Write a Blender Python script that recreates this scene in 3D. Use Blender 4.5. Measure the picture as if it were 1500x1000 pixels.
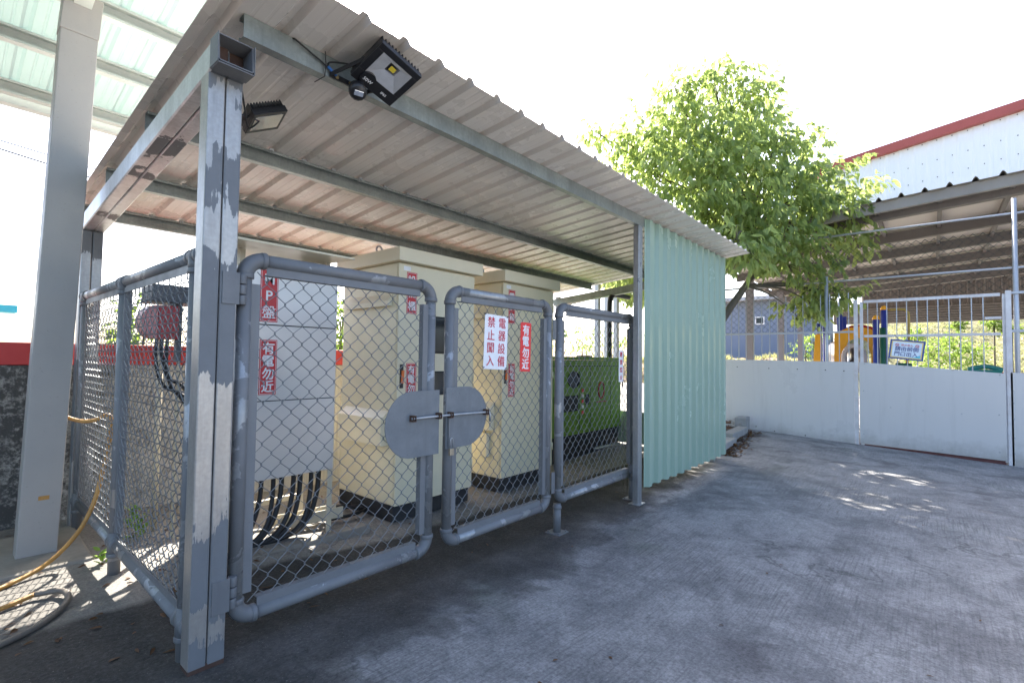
import bpy, bmesh, math, random
from math import radians as rad, sin, cos, pi, sqrt
from mathutils import Vector as V, Matrix, Euler

for o in list(bpy.data.objects):
    bpy.data.objects.remove(o)
SC = bpy.context.scene
COL = SC.collection

# ------------------------------------------------------------------ camera
F_PX = 724.0
CX, CY = 750.0, 500.0
CAM = V((-0.773, -2.487, 1.40))
ax = V((1366 - CX, 534 - CY, F_PX)).normalized()
ay = V((-98 - CX, 515 - CY, F_PX)).normalized()
ay = (ay - ax * ax.dot(ay)).normalized()
az = -ax.cross(ay)
if az[1] > 0:
    az = -az
ROWS = (ax, ay, az)                      # world axes in camera (right, down, forward) coordinates


def to_world(c):
    return V([r.dot(V(c)) for r in ROWS])


def ray(px, py):
    return to_world((px - CX, py - CY, F_PX)).normalized()


def on_axis(px, py, i, v):
    d = ray(px, py)
    return CAM + d * ((v - CAM[i]) / d[i])


def on_x(px, py, v): return on_axis(px, py, 0, v)
def on_y(px, py, v): return on_axis(px, py, 1, v)
def on_z(px, py, v): return on_axis(px, py, 2, v)


cam_d = bpy.data.cameras.new('camera')
cam_d.sensor_width = 36.0
cam_d.lens = F_PX / 1500 * 36.0
cam_d.clip_start = 0.05
cam_d.clip_end = 2000
cam = bpy.data.objects.new('camera', cam_d)
COL.objects.link(cam)
rt, dn, fw = to_world((1, 0, 0)), to_world((0, 1, 0)), to_world((0, 0, 1))
m = Matrix((rt, -dn, -fw)).transposed().to_4x4()
m.translation = CAM
cam.matrix_world = m
SC.camera = cam

# ------------------------------------------------------------------ light
SUN_EL = rad(43.5)
SUN_AZ = math.atan2(0.616, 0.788)        # from +Y towards +X
world = bpy.data.worlds.new("World")
SC.world = world
world.use_nodes = True
wn = world.node_tree
for n in list(wn.nodes):
    wn.nodes.remove(n)
sky = wn.nodes.new('ShaderNodeTexSky')
sky.sky_type = 'NISHITA'
sky.sun_disc = False
sky.sun_elevation = SUN_EL
sky.sun_rotation = SUN_AZ
sky.air_density = 0.8
sky.dust_density = 3.0
sky.ozone_density = 1.0
bg = wn.nodes.new('ShaderNodeBackground')
bg.inputs['Strength'].default_value = 0.15
wo = wn.nodes.new('ShaderNodeOutputWorld')
wn.links.new(sky.outputs[0], bg.inputs[0])
wn.links.new(bg.outputs[0], wo.inputs[0])
sun_d = bpy.data.lights.new('sun', 'SUN')
sun_d.energy = 5.0
sun_d.angle = rad(0.53)
sun_d.color = (1.0, 0.95, 0.86)
sun = bpy.data.objects.new('sun', sun_d)
COL.objects.link(sun)
sdir = V((sin(SUN_AZ) * cos(SUN_EL), cos(SUN_AZ) * cos(SUN_EL), sin(SUN_EL)))
sun.rotation_euler = sdir.to_track_quat('Z', 'Y').to_euler()
sun.location = (6, 8, 20)
SC.view_settings.view_transform = 'Standard'
SC.view_settings.look = 'None'
SC.view_settings.gamma = 1.0
SC.view_settings.exposure = 2.1
SC.view_settings.use_curve_mapping = False
SC.cycles.max_bounces = 8
SC.cycles.diffuse_bounces = 5
SC.cycles.glossy_bounces = 4
SC.cycles.transmission_bounces = 6
SC.cycles.transparent_max_bounces = 8
SC.cycles.use_denoising = True
R = random.Random(7)


# ------------------------------------------------------------------ material helpers
def new_mat(name):
    mt = bpy.data.materials.new(name)
    mt.use_nodes = True
    nt = mt.node_tree
    b = nt.nodes['Principled BSDF']
    return mt, nt, b


def nd(nt, typ, **kw):
    n = nt.nodes.new(typ)
    for k, v in kw.items():
        if k.startswith('i_'):
            n.inputs[k[2:].replace('_', ' ')].default_value = v
        else:
            setattr(n, k, v)
    return n


def coords(nt, scale=(1, 1, 1), rot=(0, 0, 0), kind='Object'):
    tc = nd(nt, 'ShaderNodeTexCoord')
    mp = nd(nt, 'ShaderNodeMapping')
    mp.inputs['Scale'].default_value = scale
    mp.inputs['Rotation'].default_value = rot
    nt.links.new(tc.outputs[kind], mp.inputs[0])
    return mp.outputs[0]


def world_coords(nt, scale=(1, 1, 1), rot=(0, 0, 0)):
    g = nd(nt, 'ShaderNodeNewGeometry')
    mp = nd(nt, 'ShaderNodeMapping')
    mp.inputs['Scale'].default_value = scale
    mp.inputs['Rotation'].default_value = rot
    nt.links.new(g.outputs['Position'], mp.inputs[0])
    return mp.outputs[0]


def noise(nt, vec, scale, detail=5, rough=0.6, dist=0.0):
    n = nd(nt, 'ShaderNodeTexNoise')
    n.inputs['Scale'].default_value = scale
    n.inputs['Detail'].default_value = detail
    n.inputs['Roughness'].default_value = rough
    n.inputs['Distortion'].default_value = dist
    nt.links.new(vec, n.inputs['Vector'])
    return n.outputs[0]


def ramp(nt, fac, stops, interp='LINEAR'):
    r = nd(nt, 'ShaderNodeValToRGB')
    cr = r.color_ramp
    cr.interpolation = interp
    while len(cr.elements) < len(stops):
        cr.elements.new(0.5)
    for e, (p, c) in zip(cr.elements, stops):
        e.position = p
        e.color = c if len(c) == 4 else (*c, 1)
    nt.links.new(fac, r.inputs[0])
    return r.outputs[0]


def g1(v): return (v, v, v, 1)


def mixc(nt, fac, a, b, blend='MIX'):
    mx = nd(nt, 'ShaderNodeMix', data_type='RGBA', blend_type=blend)
    for sock, val in ((0, fac), (6, a), (7, b)):
        if isinstance(val, (int, float)):
            mx.inputs[sock].default_value = val
        elif isinstance(val, tuple):
            mx.inputs[sock].default_value = val if len(val) == 4 else (*val, 1)
        else:
            nt.links.new(val, mx.inputs[sock])
    return mx.outputs[2]


def mth(nt, op, a, b=None, c=None, clamp=False):
    n = nd(nt, 'ShaderNodeMath', operation=op, use_clamp=clamp)
    for i, v in enumerate((a, b, c)):
        if v is None:
            continue
        if isinstance(v, (int, float)):
            n.inputs[i].default_value = v
        else:
            nt.links.new(v, n.inputs[i])
    return n.outputs[0]


def sep(nt, vec):
    s = nd(nt, 'ShaderNodeSeparateXYZ')
    nt.links.new(vec, s.inputs[0])
    return s.outputs


def bump(nt, b, h, strength=0.3, dist=0.01):
    n = nd(nt, 'ShaderNodeBump')
    n.inputs['Strength'].default_value = strength
    n.inputs['Distance'].default_value = dist
    nt.links.new(h, n.inputs['Height'])
    nt.links.new(n.outputs[0], b.inputs['Normal'])


def setc(nt, b, sock, v):
    if isinstance(v, (int, float)):
        b.inputs[sock].default_value = v
    elif isinstance(v, tuple):
        b.inputs[sock].default_value = v if len(v) == 4 else (*v, 1)
    else:
        nt.links.new(v, b.inputs[sock])


def painted(name, col, rough=0.45, dirt=0.25, scale=3.0, metal=0.0, bmp=0.05, dirtcol=None, streak=True, spec=0.5, splash=False):
    """a painted or plain surface with soft dirt, vertical streaks and small specks"""
    mt, nt, b = new_mat(name)
    v = world_coords(nt)
    n1 = noise(nt, v, scale, 6, 0.65)
    f = ramp(nt, n1, [(0.35, g1(0)), (0.75, g1(1))])
    if streak:
        n2 = noise(nt, world_coords(nt, (14, 14, 0.7)), 1.0, 4, 0.6)
        f2 = ramp(nt, n2, [(0.48, g1(0)), (0.8, g1(1))])
        f = mth(nt, 'MAXIMUM', f, f2)
    f = mth(nt, 'MULTIPLY', f, dirt)
    dc = dirtcol or tuple(c * 0.45 for c in col)
    c = mixc(nt, f, col, dc)
    if splash:
        zz_ = sep(nt, v)[2]
        sp_ = mth(nt, 'ADD', mth(nt, 'MULTIPLY', zz_, -2.2), mth(nt, 'MULTIPLY_ADD', noise(nt, v, 5, 6, 0.7), 1.6, -0.35))
        c = mixc(nt, ramp(nt, sp_, [(0.1, g1(0)), (0.9, g1(0.55))]), c, (0.22, 0.20, 0.17))
        c = mixc(nt, ramp(nt, noise(nt, world_coords(nt, (1, 7, 0.5)), 1.0, 5, 0.65), [(0.52, g1(0)), (0.75, g1(0.30))]), c, (0.34, 0.33, 0.31))
    n3 = noise(nt, v, 90, 2, 0.5)
    sp = ramp(nt, n3, [(0.70, g1(0)), (0.74, g1(0.5 * min(1, dirt * 2)))])
    c = mixc(nt, sp, c, tuple(x * 0.3 for x in col))
    setc(nt, b, 'Base Color', c)
    rr = ramp(nt, n1, [(0.3, g1(max(0.05, rough - 0.1))), (0.7, g1(min(1, rough + 0.12)))])
    setc(nt, b, 'Roughness', rr)
    b.inputs['Metallic'].default_value = metal
    b.inputs['Specular IOR Level'].default_value = spec
    if bmp:
        bump(nt, b, noise(nt, v, 26, 3, 0.6), bmp, 0.01)
    return mt


def flat(name, col, rough=0.5, metal=0.0, spec=0.5):
    mt, nt, b = new_mat(name)
    v = world_coords(nt)
    c = mixc(nt, noise(nt, v, 18, 4), tuple(x * 0.82 for x in col), tuple(min(1, x * 1.12) for x in col))
    setc(nt, b, 'Base Color', c)
    b.inputs['Roughness'].default_value = rough
    b.inputs['Metallic'].default_value = metal
    b.inputs['Specular IOR Level'].default_value = spec
    return mt


def galvanised(name, bare=(0.42, 0.43, 0.44), paint=(0.125, 0.135, 0.147), bands=None, amount=0.5, axis=2, length=3.0, metal=0.75, bare_side=False):
    """galvanised steel partly brushed over with grey paint; bands = painted stretches along an axis"""
    mt, nt, b = new_mat(name)
    v = world_coords(nt)
    n1 = noise(nt, v, 9, 6, 0.65, 0.3)
    nb = noise(nt, world_coords(nt, (60, 60, 5)), 1.0, 3, 0.6)
    spang = noise(nt, v, 55, 3, 0.5)
    bare_c = mixc(nt, spang, tuple(x * 0.75 for x in bare), tuple(min(1, x * 1.2) for x in bare))
    blot = noise(nt, world_coords(nt, (6, 6, 2.2)), 1.0, 4, 0.6)
    bare_c = mixc(nt, ramp(nt, blot, [(0.4, g1(0)), (0.7, g1(0.55))]), bare_c, tuple(x * 0.5 for x in bare))
    bare_c = mixc(nt, ramp(nt, nb, [(0.45, g1(0)), (0.8, g1(0.35))]), bare_c, tuple(x * 0.55 for x in bare))
    if bands is not None:
        s = sep(nt, v)[axis]
        s = mth(nt, 'DIVIDE', s, length)
        wob = mth(nt, 'MULTIPLY', mth(nt, 'SUBTRACT', noise(nt, v, 6, 3, 0.5), 0.5), 0.14)
        side = mth(nt, 'MULTIPLY', mth(nt, 'SUBTRACT', noise(nt, world_coords(nt, (11, 11, 2.0)), 1.0, 3), 0.5), 0.10)
        s = mth(nt, 'ADD', mth(nt, 'ADD', s, wob), side)
        s = mth(nt, 'ADD', s, mth(nt, 'MULTIPLY', mth(nt, 'SUBTRACT', noise(nt, world_coords(nt, (45, 45, 4)), 1.0, 4, 0.7), 0.5), 0.07))
        st = []
        for p, on in bands:
            st.append((p, g1(1 if on else 0)))
        mask = ramp(nt, s, st, 'CONSTANT')
    else:
        mask = ramp(nt, noise(nt, v, 4.5, 6, 0.62, 0.5), [(1 - amount - 0.01, g1(0)), (1 - amount + 0.01, g1(1))])
    if bare_side:
        nx_ = sep(nt, nd(nt, 'ShaderNodeNewGeometry').outputs['Normal'])[0]
        mask = mth(nt, 'MULTIPLY', mask, mth(nt, 'GREATER_THAN', nx_, -0.5))
    pc = mixc(nt, n1, tuple(x * 0.8 for x in paint), tuple(x * 1.35 for x in paint))
    c = mixc(nt, mask, bare_c, pc)
    rust = ramp(nt, noise(nt, v, 6.5, 8, 0.75), [(0.70, g1(0)), (0.76, g1(0.5))])
    c = mixc(nt, rust, c, (0.16, 0.10, 0.07))
    setc(nt, b, 'Base Color', c)
    setc(nt, b, 'Metallic', mth(nt, 'MULTIPLY', mth(nt, 'SUBTRACT', 1.0, mask), metal))
    setc(nt, b, 'Roughness', mth(nt, 'ADD', mth(nt, 'MULTIPLY', mask, 0.16), mth(nt, 'MULTIPLY_ADD', n1, 0.2, 0.30)))
    bump(nt, b, mth(nt, 'ADD', mth(nt, 'MULTIPLY', mask, 0.25), noise(nt, v, 40, 3)), 0.10, 0.004)
    return mt


M = {}
M['post'] = galvanised('corner_post_steel', bare=(0.42, 0.40, 0.375), paint=(0.135, 0.142, 0.15), bare_side=True, metal=0.55, bands=[(0, 1), (0.05, 0), (0.085, 1), (0.22, 0), (0.46, 1), (0.66, 0), (0.745, 1), (0.82, 0), (0.935, 1)], length=2.8)
M['post2'] = galvanised('rear_post_steel', bands=[(0, 0), (0.2, 1), (0.5, 0), (0.79, 1)], length=2.8)
M['post3'] = galvanised('mid_post_steel', amount=0.35)
M['beam'] = galvanised('side_beam_steel', bare=(0.60, 0.62, 0.64), bare_side=True, bands=[(0, 1), (0.03, 0), (0.2, 0), (0.27, 1), (0.36, 0), (0.45, 1), (0.50, 0), (0.80, 1), (0.84, 0)], axis=1, length=2.9)
M['purlin'] = galvanised('purlin_steel', bare=(0.30, 0.33, 0.315), paint=(0.145, 0.16, 0.152), amount=0.28, metal=0.55)
M['pipe'] = galvanised('pipe_steel', bare=(0.36, 0.365, 0.37), paint=(0.152, 0.154, 0.158), amount=0.55, metal=0.45)
M['elbow'] = painted('grey_fitting_paint', (0.152, 0.156, 0.162), 0.5, 0.35, 8)
M['strip'] = painted('grey_angle_paint', (0.165, 0.17, 0.177), 0.5, 0.3, 6)
M['wire'] = painted('galvanised_wire', (0.225, 0.235, 0.245), 0.40, 0.3, 6, metal=0.5, bmp=0)
M['plate'] = painted('grey_plate_paint', (0.165, 0.178, 0.19), 0.5, 0.4, 10)
M['rusty'] = painted('rusty_iron', (0.10, 0.055, 0.035), 0.8, 0.5, 20)
M['steel'] = painted('plain_steel', (0.42, 0.43, 0.44), 0.4, 0.4, 12, metal=0.7)
M['rust_base'] = painted('rusty_post_base', (0.075, 0.04, 0.028), 0.9, 0.5, 20)
M['cream'] = painted('cream_cabinet_paint', (0.74, 0.67, 0.48), 0.38, 0.14, 1.6, bmp=0.03)
M['cream_edge'] = painted('cream_hood_paint', (0.72, 0.66, 0.49), 0.4, 0.12, 1.6, bmp=0.03)
M['plinth'] = painted('black_plinth_paint', (0.022, 0.024, 0.028), 0.55, 0.3, 5)
M['seam'] = flat('dark_gap', (0.02, 0.02, 0.02), 0.8)
M['black'] = flat('black_plastic', (0.016, 0.016, 0.018), 0.42)
M['cable'] = flat('black_cable_sheath', (0.012, 0.012, 0.013), 0.5)
M['blue'] = flat('blue_connector', (0.03, 0.14, 0.42), 0.4)
M['orange'] = flat('orange_handle', (0.75, 0.17, 0.03), 0.4)
M['red'] = flat('red_label', (0.56, 0.030, 0.035), 0.45)
M['redsign'] = flat('bright_red_sign', (0.74, 0.035, 0.035), 0.45)
M['white'] = flat('white_lettering', (0.82, 0.82, 0.82), 0.5)
M['signwhite'] = flat('white_sign_board', (0.80, 0.80, 0.82), 0.4)
M['redink'] = flat('red_lettering', (0.55, 0.025, 0.06), 0.5)
M['lens'] = flat('lamp_glass', (0.86, 0.88, 0.90), 0.07, 0.85)
M['reflector'] = flat('lamp_reflector', (0.80, 0.80, 0.80), 0.25, 0.6)
M['yellow'] = flat('yellow_diode', (0.75, 0.60, 0.05), 0.4)
M['lockmetal'] = flat('lock_metal', (0.36, 0.32, 0.25), 0.35, 0.7)
M['brass'] = flat('brass', (0.55, 0.42, 0.2), 0.3, 0.9)


def stainless():
    mt, nt, b = new_mat('stainless_sheet')
    v = world_coords(nt)
    n1 = noise(nt, v, 1.7, 4, 0.5, 0.6)
    c = mixc(nt, n1, (0.52, 0.50, 0.48), (0.64, 0.62, 0.60))
    st = ramp(nt, noise(nt, v, 13, 7, 0.7), [(0.68, g1(0)), (0.74, g1(0.55))])
    c = mixc(nt, st, c, (0.30, 0.26, 0.20))
    setc(nt, b, 'Base Color', c)
    b.inputs['Metallic'].default_value = 0.42
    setc(nt, b, 'Roughness', ramp(nt, noise(nt, world_coords(nt, (3, 3, 120)), 1.0, 3), [(0.3, g1(0.32)), (0.7, g1(0.46))]))
    bump(nt, b, noise(nt, v, 2.2, 2, 0.4), 0.12, 0.03)
    return mt


M['stainless'] = stainless()


def roof_mat():
    mt, nt, b = new_mat('roof_sheet_paint')
    v = world_coords(nt)
    c = mixc(nt, noise(nt, v, 1.3, 5, 0.6), (0.74, 0.69, 0.63), (0.79, 0.74, 0.68))
    st = ramp(nt, noise(nt, world_coords(nt, (9, 0.5, 1)), 1.0, 5, 0.7), [(0.50, g1(0)), (0.85, g1(0.10))])
    c = mixc(nt, st, c, (0.55, 0.50, 0.45))
    sp = ramp(nt, noise(nt, v, 30, 3, 0.6), [(0.74, g1(0)), (0.77, g1(0.4))])
    c = mixc(nt, sp, c, (0.30, 0.24, 0.19))
    setc(nt, b, 'Base Color', c)
    setc(nt, b, 'Roughness', ramp(nt, noise(nt, v, 4, 4), [(0.3, g1(0.22)), (0.7, g1(0.36))]))
    bump(nt, b, noise(nt, world_coords(nt, (5, 0.8, 1)), 1.0, 2), 0.08, 0.02)
    return mt


M['roof'] = roof_mat()
M['green'] = painted('mint_green_sheet', (0.30, 0.40, 0.32), 0.2, 0.16, 1.2, dirtcol=(0.27, 0.42, 0.35), bmp=0, streak=False)
M['gen'] = painted('green_machine_paint', (0.14, 0.27, 0.025), 0.4, 0.25, 3)
M['gen_bar'] = painted('pale_green_bar_paint', (0.33, 0.42, 0.24), 0.5, 0.3, 3)
M['darkglass'] = flat('dark_glass', (0.02, 0.025, 0.03), 0.1)
M['column'] = painted('pale_column_paint', (0.335, 0.315, 0.29), 0.5, 0.32, 2.2, dirtcol=(0.24, 0.24, 0.23))
M['canopy_steel'] = painted('canopy_purlin_paint', (0.46, 0.50, 0.48), 0.45, 0.3, 2, streak=False)
M['concrete_pad'] = painted('rough_concrete', (0.26, 0.235, 0.20), 0.9, 0.5, 4, bmp=0.5)
M['kerb'] = painted('grey_concrete_block', (0.30, 0.30, 0.29), 0.9, 0.4, 7, bmp=0.5)
M['brown'] = painted('dead_wood', (0.16, 0.085, 0.045), 0.9, 0.5, 12, bmp=0.3)
M['hose'] = painted('yellowed_hose', (0.46, 0.24, 0.06), 0.5, 0.75, 9, dirtcol=(0.20, 0.10, 0.03), streak=False)
M['hose_grey'] = painted('greyed_hose', (0.16, 0.135, 0.11), 0.6, 0.5, 9, streak=False)
M['whitepanel'] = painted('white_fence_panel_paint', (0.55, 0.54, 0.525), 0.34, 0.16, 0.9, dirtcol=(0.40, 0.39, 0.36), bmp=0.03, splash=True)
M['whiteframe'] = painted('white_frame_paint', (0.62, 0.62, 0.63), 0.5, 0.45, 6, dirtcol=(0.28, 0.20, 0.16))
M['greypipe'] = painted('galvanised_pipe', (0.45, 0.47, 0.50), 0.42, 0.35, 5, metal=0.4)
M['greenwire'] = flat('dark_green_wire', (0.012, 0.035, 0.03), 0.6)
M['rustred'] = painted('rusty_red_strip', (0.13, 0.05, 0.045), 0.8, 0.5, 8)
M['hallroof'] = painted('brownish_roof_sheet', (0.27, 0.25, 0.22), 0.5, 0.4, 1.2, streak=False)
M['hallceil'] = painted('hall_underside_paint', (0.66, 0.60, 0.53), 0.55, 0.2, 0.8, streak=False)
M['hallsteel'] = painted('hall_beam_paint', (0.17, 0.15, 0.14), 0.55, 0.3, 2)
M['hallpost'] = painted('hall_post_paint', (0.22, 0.20, 0.21), 0.5, 0.3, 2)
M['hallwall'] = painted('brown_wall_sheet', (0.23, 0.20, 0.18), 0.6, 0.3, 1)
M['gable'] = painted('white_gable_sheet', (0.88, 0.88, 0.88), 0.4, 0.04, 1, dirtcol=(0.65, 0.68, 0.70))
M['fascia'] = painted('red_fascia_paint', (0.40, 0.085, 0.065), 0.45, 0.2, 2, streak=False)
M['playyellow'] = flat('yellow_play_plastic', (0.85, 0.38, 0.02), 0.35)
M['railyellow'] = flat('dull_yellow_rail', (0.40, 0.28, 0.06), 0.45)
M['playblue'] = flat('blue_play_plastic', (0.025, 0.05, 0.30), 0.35)
M['playgreen'] = flat('green_play_plastic', (0.01, 0.10, 0.06), 0.35)
M['playred'] = flat('red_play_plastic', (0.45, 0.02, 0.02), 0.35)
M['playteal'] = flat('teal_play_plastic', (0.03, 0.25, 0.22), 0.35)
M['playgrey'] = flat('grey_tube_plastic', (0.45, 0.38, 0.36), 0.25)
M['housewall'] = painted('blue_house_wall', (0.20, 0.245, 0.33), 0.7, 0.2, 0.4)
M['houseroof'] = painted('house_roof_sheet', (0.40, 0.42, 0.45), 0.6, 0.2, 0.5)
M['turq'] = flat('turquoise_sheet', (0.05, 0.42, 0.50), 0.4)
M['beige'] = painted('beige_timber', (0.50, 0.44, 0.36), 0.6, 0.4, 4)
M['bark'] = painted('tree_bark', (0.115, 0.10, 0.075), 0.9, 0.6, 14, bmp=0.6)
M['conduit'] = painted('beige_conduit', (0.55, 0.49, 0.36), 0.45, 0.35, 7)
M['signblue'] = flat('blue_sign_frame', (0.03, 0.075, 0.28), 0.4)
M['signgold'] = flat('gold_sign_border', (0.72, 0.55, 0.22), 0.5)
M['signpale'] = flat('pale_blue_sign', (0.70, 0.80, 0.88), 0.5)
M['signcyan'] = flat('cyan_sign_corner', (0.15, 0.58, 0.72), 0.5)
M['navy'] = flat('navy_lettering', (0.035, 0.04, 0.22), 0.5)
M['rubber'] = flat('wire_insulation', (0.03, 0.03, 0.035), 0.6)
M['pinkred'] = flat('lit_red_cover', (0.52, 0.20, 0.20), 0.35)
M['deepred'] = flat('red_device_paint', (0.36, 0.02, 0.03), 0.4)
M['devgrey'] = flat('grey_device_cover', (0.085, 0.095, 0.11), 0.5)


def leaf_mat(name, dark, light, glow):
    mt, nt, b = new_mat(name)
    oi = nd(nt, 'ShaderNodeNewGeometry')
    ri = oi.outputs['Random Per Island']
    cl = noise(nt, world_coords(nt), 1.7, 3, 0.6)
    tone = mth(nt, 'ADD', mth(nt, 'MULTIPLY', ri, 0.55), mth(nt, 'MULTIPLY_ADD', ramp(nt, cl, [(0.35, g1(0)), (0.65, g1(1))]), 0.5, -0.03))
    c = ramp(nt, tone, [(0.0, dark), (0.5, tuple((a + bb) / 2 for a, bb in zip(dark, light))), (0.95, light), (0.999, (0.20, 0.16, 0.03))])
    setc(nt, b, 'Base Color', c)
    b.inputs['Roughness'].default_value = 0.38
    b.inputs['Specular IOR Level'].default_value = 0.5
    tr = nd(nt, 'ShaderNodeBsdfTranslucent')
    nt.links.new(mixc(nt, ri, glow, tuple(min(1, x * 1.35) for x in glow)), tr.inputs[0])
    mx = nd(nt, 'ShaderNodeMixShader')
    mx.inputs[0].default_value = 0.55
    nt.links.new(b.outputs[0], mx.inputs[1])
    nt.links.new(tr.outputs[0], mx.inputs[2])
    nt.links.new(mx.outputs[0], nt.nodes['Material Output'].inputs[0])
    return mt


M['leaf'] = leaf_mat('tree_leaf', (0.048, 0.108, 0.048), (0.19, 0.255, 0.085), (0.43, 0.52, 0.16))
M['shrubleaf'] = leaf_mat('shrub_leaf', (0.04, 0.085, 0.02), (0.11, 0.18, 0.04), (0.22, 0.32, 0.05))
M['bushleaf'] = leaf_mat('bush_leaf', (0.05, 0.11, 0.02), (0.13, 0.20, 0.05), (0.25, 0.36, 0.06))
M['dryleaf'] = leaf_mat('dry_leaf', (0.07, 0.035, 0.018), (0.20, 0.10, 0.045), (0.14, 0.07, 0.03))
M['weed'] = leaf_mat('weed_leaf', (0.05, 0.12, 0.02), (0.16, 0.30, 0.06), (0.3, 0.45, 0.08))
M['hillgrass'] = leaf_mat('hill_grass', (0.13, 0.15, 0.06), (0.30, 0.27, 0.15), (0.28, 0.28, 0.12))


def canopy_mat():
    mt, nt, b = new_mat('translucent_canopy_sheet')
    v = world_coords(nt)
    c = mixc(nt, noise(nt, v, 1.5, 5), (0.50, 0.58, 0.56), (0.58, 0.65, 0.63))
    setc(nt, b, 'Base Color', c)
    b.inputs['Roughness'].default_value = 0.4
    tr = nd(nt, 'ShaderNodeBsdfTranslucent')
    tr.inputs[0].default_value = (0.40, 0.48, 0.455, 1)
    mx = nd(nt, 'ShaderNodeMixShader')
    mx.inputs[0].default_value = 0.55
    nt.links.new(b.outputs[0], mx.inputs[1])
    nt.links.new(tr.outputs[0], mx.inputs[2])
    nt.links.new(mx.outputs[0], nt.nodes['Material Output'].inputs[0])
    return mt


M['canopy'] = canopy_mat()


def wall_mat():
    mt, nt, b = new_mat('mouldy_concrete_wall')
    v = world_coords(nt)
    c = mixc(nt, noise(nt, v, 3, 6, 0.7), (0.33, 0.32, 0.29), (0.46, 0.44, 0.40))
    n1 = noise(nt, v, 1.1, 5, 0.6)
    x = sep(nt, v)
    left = ramp(nt, mth(nt, 'MULTIPLY_ADD', x[0], -0.5, 0.45), [(0.0, g1(0.0)), (0.6, g1(0.22))])
    sp = mth(nt, 'ADD', mth(nt, 'ADD', mth(nt, 'MULTIPLY', noise(nt, v, 20, 7, 0.75), 0.75), mth(nt, 'MULTIPLY', n1, 0.35)), left)
    c = mixc(nt, ramp(nt, sp, [(0.60, g1(0)), (0.78, g1(0.95))]), c, (0.035, 0.034, 0.032))
    run = ramp(nt, noise(nt, world_coords(nt, (9, 9, 0.6)), 1, 4), [(0.5, g1(0)), (0.75, g1(0.5))])
    c = mixc(nt, run, c, (0.09, 0.085, 0.08))
    setc(nt, b, 'Base Color', c)
    b.inputs['Roughness'].default_value = 0.92
    bump(nt, b, noise(nt, v, 35, 6, 0.7), 0.5, 0.012)
    return mt


M['wall'] = wall_mat()
M['wallred'] = painted('red_wall_band', (0.42, 0.03, 0.028), 0.55, 0.3, 2.5, streak=True)


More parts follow.
